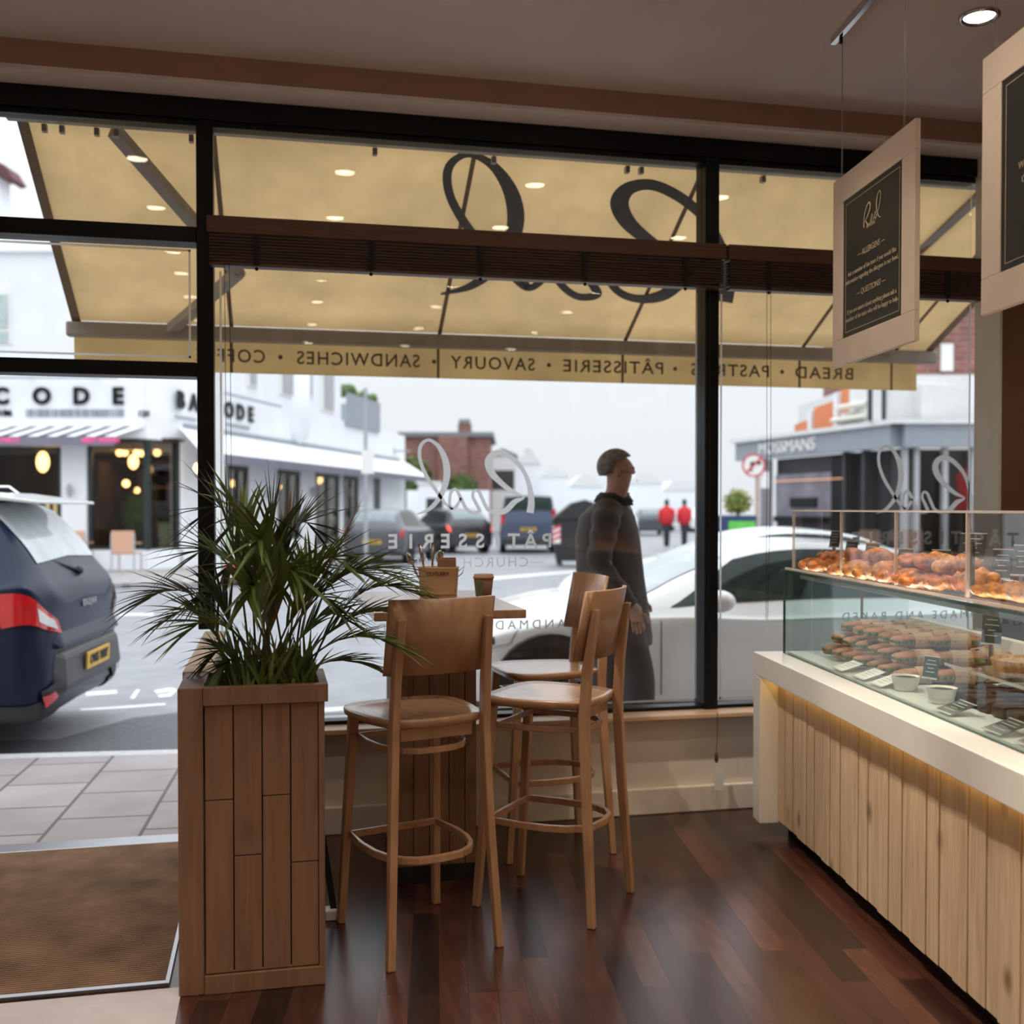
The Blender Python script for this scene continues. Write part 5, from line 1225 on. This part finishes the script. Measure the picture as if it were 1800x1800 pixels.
def wheel(t_, x, y, r, w_=.2):
    m = MB(Matrix.Translation((x, y, r)) @ Matrix.Rotation(R(90), 4, 'X'))
    m.lathe([(r*.62, -w_/2), (r*.96, -w_/2), (r, -w_/2+.02), (r, w_/2-.02), (r*.96, w_/2), (r*.62, w_/2)], n=32); wo = m.build('wheel', 'tire', t_, smooth=False)
    m = MB(Matrix.Translation((x, y, r)) @ Matrix.Rotation(R(90), 4, 'X')); m.lathe([(r*.60, -w_/2+.01), (r*.60, w_/2-.01)], n=28)
    for k in range(5):
        a = 2*PI*k/5
        for zz in (-w_/2, w_/2-.012): m.box(-.02, .02, 0, 0, 0, 0) if False else m.loft([[Vector((q[0]*math.cos(a)-q[1]*math.sin(a), q[0]*math.sin(a)+q[1]*math.cos(a), zz+dz_)) for q in ((.04, -.035), (r*.6, -.02), (r*.6, .02), (.04, .035))] for dz_ in (0, .012)])
    m.build('rim', 'steel', wo)
def vehicle(nm, label, cat_, loc, rz_, st, paint, wx, wr, glassparts, half_y, lights=(), plate=None, extra=None, rear_glass_mat='carglass'):
    t_ = thing(nm, label, cat_, loc, rz_); b_ = Body(st)
    b_.skin(MB()).build('body', paint, t_, smooth=True)
    for nmp, pr, mt in glassparts:
        m = MB()
        for q in pr:
            if len(q) == 4 and not isinstance(q[0], tuple): b_.patch(m, *q)
            else: b_.patch(m, 0, 0, 0, 0, poly=q)
        m.build(nmp, mt, t_, smooth=True)
    for x in wx:
        for sd in (1, -1):
            wheel(t_, x, sd*(half_y-.085), wr)
            m = MB(Matrix.Translation((x, sd*(half_y-.02), wr+.01)) @ Matrix.Rotation(R(90), 4, 'X')); m.lathe([(wr*1.16, -.035), (wr*1.16, .035)], n=32); m.build('wheel_arch', 'tire', t_)
    if extra: extra(t_, b_)
    return t_
# stations: x, z bottom, belt, roof, half width, half roof width   (front of the car at +x)
def st_suv(): return [(-2.22, .42, .84, .92, .52, .44), (-2.19, .30, .94, 1.02, .76, .62), (-2.11, .24, 1.05, 1.14, .87, .62), (-1.96, .24, 1.06, 1.36, .90, .61), (-1.72, .24, 1.02, 1.56, .915, .60), (-1.2, .24, 1.0, 1.62, .92, .61), (-.3, .24, .98, 1.63, .92, .62), (.35, .24, .97, 1.55, .92, .60), (.95, .24, .98, 1.12, .915, .74), (1.5, .24, .92, 1.02, .90, .72), (1.95, .26, .80, .88, .84, .66), (2.15, .32, .66, .72, .70, .5), (2.2, .40, .60, .64, .5, .4)]
def st_coupe(): return [(-2.33, .42, .72, .78, .45, .4), (-2.28, .30, .80, .90, .72, .6), (-2.1, .22, .88, .98, .86, .64), (-1.5, .20, .85, 1.03, .90, .62), (-.9, .20, .84, 1.23, .91, .56), (-.2, .20, .83, 1.295, .91, .56), (.3, .20, .82, 1.245, .91, .56), (.75, .20, .83, 1.08, .91, .62), (1.12, .20, .82, .93, .905, .74), (1.6, .20, .80, .88, .89, .70), (2.05, .21, .70, .77, .82, .62), (2.26, .25, .58, .64, .66, .5), (2.33, .34, .50, .54, .45, .35)]
def st_hatch(): return [(-2.05, .40, .75, .84, .50, .44), (-2.02, .28, .84, .96, .74, .62), (-1.93, .24, .96, 1.12, .84, .60), (-1.75, .24, .97, 1.33, .87, .58), (-1.5, .24, .96, 1.44, .88, .58), (-.8, .24, .94, 1.49, .88, .58), (.0, .24, .93, 1.47, .88, .58), (.5, .24, .92, 1.30, .88, .6), (1.0, .24, .92, 1.03, .87, .72), (1.5, .24, .86, .94, .85, .7), (1.9, .26, .70, .78, .76, .6), (2.05, .36, .58, .62, .5, .4)]
def st_van(): return [(-2.4, .45, .9, 1.0, .70, .66), (-2.38, .32, .95, 1.25, .88, .76), (-2.3, .28, 1.05, 1.80, .94, .78), (-2.1, .28, 1.08, 1.93, .95, .80), (-1.0, .28, 1.08, 1.97, .95, .80), (.6, .28, 1.08, 1.95, .95, .80), (1.2, .28, 1.08, 1.70, .94, .78), (1.7, .28, 1.06, 1.22, .92, .76), (2.2, .30, .9, 1.0, .85, .66), (2.4, .38, .7, .75, .6, .5)]
def plate_on(t_, x, z, txt, y=0, tilt=0, w_=.52):
    mm = Matrix.Translation((x, y, z)) @ Matrix.Rotation(tilt, 4, 'Y'); m = MB(mm); m.box(-.012, 0, -w_/2, w_/2, -.055, .055); o = m.build('number_plate', 'plate', t_)
    m = MB(mm @ Matrix.Rotation(R(-90), 4, 'Z')); text(m, txt, .085, (0, -.014, 0), bold=.003, ext=.002); m.build('plate_characters', 'black', o)

def suv_extra(t_, b_):
    for sd in (1, -1):
        m = MB(); b_.patch(m, 0, 0, 0, 0, .014, 10, 6, sides=(sd,), poly=[(.35, 3.62), (2.9, 3.42), (3.3, 4.05), (.6, 4.0)]); tl_ = m.build('tail_light', 'lamp_red', t_, smooth=True)
        m = MB(); b_.patch(m, 0, 0, 0, 0, .019, 8, 4, sides=(sd,), poly=[(.6, 3.68), (1.5, 3.62), (1.6, 3.86), (.75, 3.88)]); m.build('reverse_lamp', 'lamp_clear', tl_, smooth=True)
    m = MB(); b_.patch(m, .9, 11, .8, 2.05, .014, 40, 5); b_.patch(m, .3, 1.4, 1.0, 2.3, .016, 8, 5); m.build('lower_cladding', 'plastic', t_, smooth=True)
    for sd in (1, -1): m = MB(); b_.patch(m, 0, 0, 0, 0, .035, sides=(sd,), poly=[(.75, 1.75), (1.35, 1.75), (1.45, 2.2), (.85, 2.1)]); m.build('rear_reflector', 'lamp_red', t_, smooth=True)
    m = MB(); m.loft([[Vector((-2.27, -.62, .40)), Vector((-2.27, .62, .40)), Vector((-2.25, .60, .62)), Vector((-2.25, -.60, .62))], [Vector((-2.1, -.8, .34)), Vector((-2.1, .8, .34)), Vector((-2.1, .8, .70)), Vector((-2.1, -.8, .70))]]); m.build('bumper', 'greyplastic', t_, bevel=.03)
    m = MB(); m.loft([[Vector((-2.26, -.66, .66)), Vector((-2.26, .66, .66)), Vector((-2.21, .62, .78)), Vector((-2.21, -.62, .78))], [Vector((-2.05, -.85, .66)), Vector((-2.05, .85, .66)), Vector((-2.05, .82, .82)), Vector((-2.05, -.82, .82))]]); m.build('bumper_top', 'paintblue', t_, bevel=.03)
    plate_on(t_, -2.275, .53, 'OV65 WBY', tilt=R(-3))
    m = MB(Matrix.Translation((-2.215, 0, .90)) @ Matrix.Rotation(R(-90), 4, 'Z')); text(m, 'K A D J A R', .06, (0, -.012, 0), bold=.002, ext=.003); m.build('badge_letters', 'chrome', t_)
    m = MB(); m.loft([[Vector((-2.09, -.62, 1.555)), Vector((-2.09, .62, 1.555)), Vector((-2.09, .62, 1.575)), Vector((-2.09, -.62, 1.575))], [Vector((-1.65, -.62, 1.60)), Vector((-1.65, .62, 1.60)), Vector((-1.65, .62, 1.635)), Vector((-1.65, -.62, 1.635))]]); m.build('roof_spoiler', 'paintsilver', t_, bevel=.008)
    m = MB(); m.bar((-2.16, .0, 1.11), (-2.06, .34, 1.20), .02, .012); m.sphere((-2.16, 0, 1.11), .03, 8, 6); m.build('rear_wiper', 'plastic', t_)
    for sd in (1, -1): MB().tube([(-1.6, sd*.60, 1.60), (-1.5, sd*.60, 1.68), (.1, sd*.61, 1.69), (.25, sd*.6, 1.62)], .014, 6).build('roof_rail', 'chrome', t_)
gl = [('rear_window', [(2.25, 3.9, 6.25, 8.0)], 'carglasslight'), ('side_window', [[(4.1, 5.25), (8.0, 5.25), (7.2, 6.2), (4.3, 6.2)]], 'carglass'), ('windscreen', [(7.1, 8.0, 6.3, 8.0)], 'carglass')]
SUVL = Vector((-3.42, 8.02, -.13))
vehicle('parked_suv', 'dark navy car parked at the far left with its tail towards us', 'car', SUVL, R(180-7), st_suv(), 'paintblue', (-1.35, 1.35), .35, gl, .92, extra=suv_extra)

def coupe_extra(t_, b_):
    for sd in (1, -1):
        m = MB(); b_.patch(m, 0, 0, 0, 0, .008, sides=(sd,), poly=[(9.75, 3.9), (10.9, 3.9), (10.7, 4.75), (9.6, 5.0)]); h_ = m.build('headlight', 'lamp_clear', t_, smooth=True)
        m = MB(); b_.patch(m, 0, 0, 0, 0, .012, 6, 4, sides=(sd,), poly=[(10.0, 4.0), (10.6, 4.0), (10.5, 4.5), (10.0, 4.6)]); m.build('headlight_lens', 'plastic', h_, smooth=True)
    m = MB(); b_.patch(m, 1.5, 10.5, 1.2, 1.9, .006, 30, 3); m.build('sill_trim', 'greyplastic', t_, smooth=True)
    for sd in (1, -1):
        m = MB(); m.sphere((.62, sd*1.02, .93), .1, 14, 10, (1.0, 1.15, .72)); m.bar((.62, sd*.88, .86), (.62, sd*1.0, .90), .05, .03); m.build('door_mirror', 'paintwhite', t_, smooth=True)
    m = MB()
    for x in (.98, -.75): m.bar((x, .921, .32), (x, .921, .80), .006, .012); m.bar((x, -.921, .32), (x, -.921, .80), .006, .012)
    m.build('door_gap', 'greyplastic', t_)
    m = MB(); m.bar((-.5, .915, .74), (-.3, .92, .74), .02, .03); m.bar((-.5, -.915, .74), (-.3, -.92, .74), .02, .03); m.build('door_handle', 'paintsilver', t_)
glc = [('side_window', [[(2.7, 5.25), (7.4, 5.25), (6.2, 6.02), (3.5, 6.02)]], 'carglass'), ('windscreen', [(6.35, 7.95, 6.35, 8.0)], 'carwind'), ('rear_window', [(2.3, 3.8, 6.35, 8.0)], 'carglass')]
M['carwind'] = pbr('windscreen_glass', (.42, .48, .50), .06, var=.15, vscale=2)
nose = pix_ = None
WC = Vector((3.52, 7.44, -.13))
vehicle('parked_coupe', 'white two-door car parked just outside the window, seen from its side', 'car', WC, R(180-5.4), st_coupe(), 'paintwhite', (-1.38, 1.70), .33, glc, .91, extra=coupe_extra)
def hatch_extra(pl, lit=False, x=-2.06):
    def f_(t_, b_):
        [b_.patch(m_, 0, 0, 0, 0, .01, 8, 6, (sd_,), [(1.0, 3.6), (2.1, 3.7), (2.3, 4.6), (1.2, 4.5)]).build('tail_light', 'lamp_lit' if lit else 'lamp_red', t_, smooth=True) for sd_, m_ in ((1, MB()), (-1, MB()))]; m = MB()
        plate_on(t_, x-.02, .62, pl); m = MB(); b_.patch(m, .5, 11, .9, 1.9, .01, 30, 3); m.build('bumper_trim', 'plastic', t_, smooth=True)
    return f_
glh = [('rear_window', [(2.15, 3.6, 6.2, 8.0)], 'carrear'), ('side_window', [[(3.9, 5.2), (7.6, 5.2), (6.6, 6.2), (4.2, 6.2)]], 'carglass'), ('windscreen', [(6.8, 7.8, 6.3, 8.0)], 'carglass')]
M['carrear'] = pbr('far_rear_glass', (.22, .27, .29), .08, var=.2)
p = atd(690, 31, -.13); vehicle('parked_hatchback', 'dark grey hatchback with a yellow rear plate parked by the far pavement', 'car', p, R(90-12.5-9), st_hatch(), 'paintgrey', (-1.3, 1.3), .32, glh, .88, extra=hatch_extra('NL06 VXK'))
p = atd(784, 38, -.13); vehicle('moving_hatchback', 'black hatchback with a lit brake lamp driving away beyond the grey one', 'car', p, R(90-12.5+28), st_hatch(), 'paintblack', (-1.3, 1.3), .32, glh, .88, extra=hatch_extra('BD12 RFO', True))
glv = [('rear_window', [(1.35, 2.6, 6.1, 8.0)], 'carglass'), ('side_window', [[(3.6, 5.2), (6.4, 5.2), (5.8, 6.3), (3.8, 6.3)]], 'carglass'), ('windscreen', [(5.7, 6.9, 6.3, 8.0)], 'carglass')]
def van_extra(t_, b_):
    m = MB()
    for sd in (1, -1): MB().box(-2.40, -2.25, sd*.86-.06, sd*.86+.06, 1.0, 1.5).build('tail_light', 'lamp_red', t_, bevel=.02)
    plate_on(t_, -2.42, .82, 'WR61 KPA'); MB().box(-2.43, -2.2, -.86, .86, .32, .55).build('bumper', 'plastic', t_, bevel=.04)
p = atd(927, 38.5, -.13); vehicle('parked_van', 'dark blue van seen from behind, farther down the street', 'van', p, R(90-12.5), st_van(), 'paintvan', (-1.5, 1.5), .34, glv, .95, extra=van_extra)
p = atd(1335, 12.6, -.13); vehicle('passing_car', 'white saloon car on the road behind the white two-door car', 'car', p, R(180-5), st_coupe(), 'paintwhite', (-1.38, 1.42), .33, glc, .91, extra=coupe_extra)
for i, (px_, Z, pt_, lb) in enumerate(((1140, 62, 'paintgrey', 'small distant grey car right of the walking person'), (1078, 58, 'paintwhite', 'small distant white car hidden mostly by the walking person'), (1215, 70, 'paintwhite', 'small distant white car left of the right mullion'))):
    vehicle('distant_car', lb, 'car', atd(px_, Z, -.13), R(90-12.5+8*i), st_hatch(), pt_, (-1.3, 1.3), .32, glh, .88)
# commercial bin
t_ = thing('commercial_bin', 'large black wheeled street bin with a sloping lid and red and white striped marker', 'bin', atd(1010, 28.5, -.13), -YAW)
m = MB(); m.loft([[Vector((-.5, -.45, .15)), Vector((.5, -.45, .15)), Vector((.5, .45, .15)), Vector((-.5, .45, .15))], [Vector((-.58, -.52, 1.22)), Vector((.58, -.52, 1.22)), Vector((.58, .52, 1.22)), Vector((-.58, .52, 1.22))]]); m.build('bin_body', 'binblack', t_, bevel=.03)
m = MB(); m.prism([(-.62, 1.225), (.62, 1.225), (.60, 1.62), (.25, 1.75), (-.1, 1.66), (-.55, 1.30)], -.56, .56); m.build('lid', 'binblack', t_, bevel=.03)
m = MB()
for a in (-.4, .4):
    for b_ in (-.35, .35): m.lathe([(.07, -.03), (.08, 0), (.07, .03)], (a, b_, .08), 12)
m.build('caster', 'tire', t_)
m = MB(); m.box(-.60, -.40, -.535, -.522, .62, 1.05); m.build('marker_board', 'white', t_); m = MB()
for k in range(3): m.prism([(-.60, .66+k*.14), (-.40, .76+k*.14), (-.40, .83+k*.14), (-.60, .73+k*.14)], -.545, -.536)
m.build('marker_stripes', 'signred', t_)
# distant red vehicle shapes
for i, (px_, lb) in enumerate(((1172, 'distant person in a red top left of the other red figure'), (1203, 'distant person in a red top nearest the right mullion'))):
    t_ = thing('person', lb, 'person', atd(px_, 40, -.03), -YAW+.4*i)
    m = MB(); m.loft([ell((0, 0, 0), .10, .10), ell((0, 0, .5), .12, .11), ell((0, 0, .9), .19, .13), ell((0, 0, 1.35), .23, .13), ell((0, 0, 1.47), .12, .09), ell((0, 0, 1.52), .055, .06), ell((0, 0, 1.6), .085, .095), ell((0, 0, 1.7), .085, .10), ell((0, 0, 1.76), .04, .05)]); m.build('body', 'jeans', t_, smooth=True)
    m = MB(); m.loft([ell((0, 0, .82), .21, .15), ell((0, 0, 1.1), .21, .15), ell((0, 0, 1.38), .25, .15), ell((0, 0, 1.5), .10, .08)])
    for sd in (-1, 1): m.tube([(sd*.23, 0, 1.4), (sd*.27, 0, 1.15), (sd*.26, .05, .9)], [.06, .05, .04], 8)
    m.build('red_top', 'redshirt', t_, smooth=True)

# ---------------------------------------------------------------- walking person
PD = 5.98; pl = atd(1078, PD, -.05)
Pn = thing('person', 'grey-haired person in a dark jacket and dark trousers walking past the window to the right', 'person', pl, -YAW-R(8))
# local: +x = walking direction, -y = towards the shop
def skinned(name, joints, edges, root, mat, parent, sub=2):
    me = bpy.data.meshes.new(name); me.from_pydata([j[0] for j in joints], edges, [])
    o = bpy.data.objects.new(name, me); C.objects.link(o); o.parent = parent; me.materials.append(M[mat])
    s = o.modifiers.new('skin', 'SKIN'); s.use_smooth_shade = True
    me.skin_vertices
    if not me.skin_vertices: pass
    for i, j in enumerate(joints):
        sv = me.skin_vertices[0].data[i]; r = j[1]; sv.radius = (r, r) if not isinstance(r, tuple) else r; sv.use_root = (i == root)
    q = o.modifiers.new('sub', 'SUBSURF'); q.levels = sub; q.render_levels = sub
    return o
J = [((0, 0, .95), (.15, .12)), ((0, 0, 1.12), (.15, .115)), ((-.01, 0, 1.32), (.17, .12)), ((-.005, 0, 1.45), (.11, .09)), ((.02, 0, 1.52), .058), ((.035, 0, 1.60), (.078, .072)), ((.03, 0, 1.68), (.096, .082)), ((.02, 0, 1.745), (.072, .065)),
     ((.03, -.10, .86), .095), ((.13, -.10, .50), .062), ((.10, -.10, .12), .045), ((.20, -.10, .05), .045),
     ((-.02, .10, .86), .095), ((-.03, .10, .50), .062), ((-.28, .10, .16), .045), ((-.20, .10, .05), .045),
     ((-.01, -.17, 1.42), .065), ((-.05, -.235, 1.16), .048), ((.09, -.22, .94), .036), ((.15, -.20, .88), .04),
     ((-.01, .17, 1.42), .065), ((.00, .235, 1.16), .048), ((.10, .22, .96), .036), ((.16, .20, .90), .04),
     ((.122, 0, 1.638), .013), ((.088, 0, 1.585), (.040, .036))]
Ed = [(0, 1), (1, 2), (2, 3), (3, 4), (4, 5), (5, 6), (6, 7), (0, 8), (8, 9), (9, 10), (10, 11), (0, 12), (12, 13), (13, 14), (14, 15), (3, 16), (16, 17), (17, 18), (18, 19), (3, 20), (20, 21), (21, 22), (22, 23), (6, 24), (5, 25)]
try:
    bo = skinned('body', J, Ed, 0, 'skin', Pn)
except Exception as ex:
    print('SKIN FAIL', ex)
m = MB()
rings = []
for x, z, rx, ry in ((.0, .70, .215, .175), (-.005, .74, .22, .18), (-.01, .90, .20, .175), (-.015, 1.10, .185, .175), (-.03, 1.28, .18, .195), (-.035, 1.40, .155, .205), (-.02, 1.455, .115, .15), (.0, 1.49, .085, .09), (.015, 1.535, .075, .075)):
    rr__ = []
    for k in range(28):
        a = 2*PI*k/28; w_ = 1+.035*math.sin(5*a+z*9)*(1 if z < 1.2 else .3); rr__.append(Vector((x+rx*math.cos(a)*w_, ry*math.sin(a)*w_, z+.012*math.sin(2*a)*(z < .8))))
    rings.append(rr__)
m.loft(rings, False)
for sd, el_, wr_ in ((-1, (-.06, 1.15), (.10, .93)), (1, (.02, 1.15), (.12, .95))):
    P = smoothpts([(-.02, sd*.13, 1.43), (-.03, sd*.20, 1.38), (-.045, sd*.235, 1.28), (el_[0], sd*.25, el_[1]), (.02, sd*.245, 1.04), (wr_[0], sd*.225, wr_[1])], 4)
    m.tube(P, [.085-.035*k/(len(P)-1)+.006*math.sin(k*1.9) for k in range(len(P))], 14)
m.build('jacket', 'jacket', Pn, smooth=True)
m = MB(); m.loft([ell((.0, 0, 1.465), .108, .112, 24), ell((.008, 0, 1.50), .086, .084, 24), ell((.010, 0, 1.525), .082, .074, 24, tilt=-.12), ell((.006, 0, 1.508), .094, .086, 24, tilt=-.1), ell((.002, 0, 1.485), .108, .104, 24)], False); m.build('collar', 'collar', Pn, smooth=True, solid=.008)
m = MB()
for y_, pts in ((-.09, ((.02, .92), (.09, .70), (.14, .50), (.135, .30), (.105, .10))), (.09, ((-.01, .92), (-.02, .70), (-.03, .50), (-.14, .32), (-.27, .16)))):
    P = smoothpts([(x, y_, z) for x, z in pts], 4); m.tube(P, [.115-.045*k/(len(P)-1) for k in range(len(P))], 16)
m.build('trousers', 'jeans', Pn, smooth=True)
m = MB(); m.loft([ell((.135, -.10, .0), .125, .045), ell((.135, -.10, .035), .13, .05), ell((.11, -.10, .075), .09, .045), ell((.09, -.10, .12), .05, .045)]); m.build('shoe', 'shoe', Pn, smooth=True)
m = MB(); m.loft([ell((-.19, .10, .0), .05, .04), ell((-.20, .10, .045), .10, .045, tilt=-.6), ell((-.26, .10, .12), .07, .045, tilt=-.6), ell((-.29, .10, .17), .05, .045, tilt=-.6)]); m.build('shoe', 'shoe', Pn, smooth=True)
m = MB(); G = []
for i in range(10):
    row = []
    for j in range(25):
        a = 2*PI*j/24; fx_ = math.cos(a); ph = PI*.5*i/9*(1.32 if fx_ < -.45 else 1.32-.50*(fx_+.45)/.55 if fx_ < .1 else max(.60, .82-.30*(fx_-.1))); rad = math.sin(ph)
        row.append(Vector((.012+.101*rad*math.cos(a), .087*rad*math.sin(a), 1.678+.098*math.cos(ph))))
    G.append(row)
m.grid(G); m.build('hair', 'hair', Pn, smooth=True, solid=.008)
for sd in (-1, 1):
    m = MB(); m.sphere((.025, sd*.083, 1.645), .024, 8, 8, (.7, .35, 1.2)); m.build('ear', 'skin', Pn, smooth=True)
    m = MB(); m.sphere((.107, sd*.032, 1.668), .010, 8, 6); m.build('eye', 'black', Pn, smooth=True)
m = MB(); m.box(.128, .134, -.02, .02, 1.598, 1.603); m.build('mouth', 'signred', Pn)
# the hand at the side: palm, thumb and four bent fingers
for sd, c_ in ((-1, Vector((.14, -.215, .875))), (1, Vector((.15, .215, .895)))):
    m = MB(); m.loft([ell((c_.x-.03, c_.y, c_.z+.055), .026, .018, 10), ell((c_.x-.01, c_.y, c_.z+.02), .036, .016, 10), ell((c_.x, c_.y, c_.z-.03), .036, .014, 10)])
    for k in range(4):
        q = c_+Vector((-.027+k*.018, 0, -.028)); L_ = (.062, .072, .068, .052)[k]
        m.tube([q, q+Vector((.003, .006*sd, -L_*.45)), q+Vector((.006, -.012*sd, -L_*.8)), q+Vector((.004, -.028*sd, -L_))], [.0095, .009, .008, .006], 8)
    q = c_+Vector((.032, 0, .01)); m.tube([q, q+Vector((.02, -.004*sd, -.022)), q+Vector((.024, -.012*sd, -.048))], [.011, .010, .007], 8)
    m.build('hand', 'skin', Pn, smooth=True)
for o in list(bpy.data.objects):
    if o.type == 'MESH' and not o.data.materials: print('NO MAT', o.name)
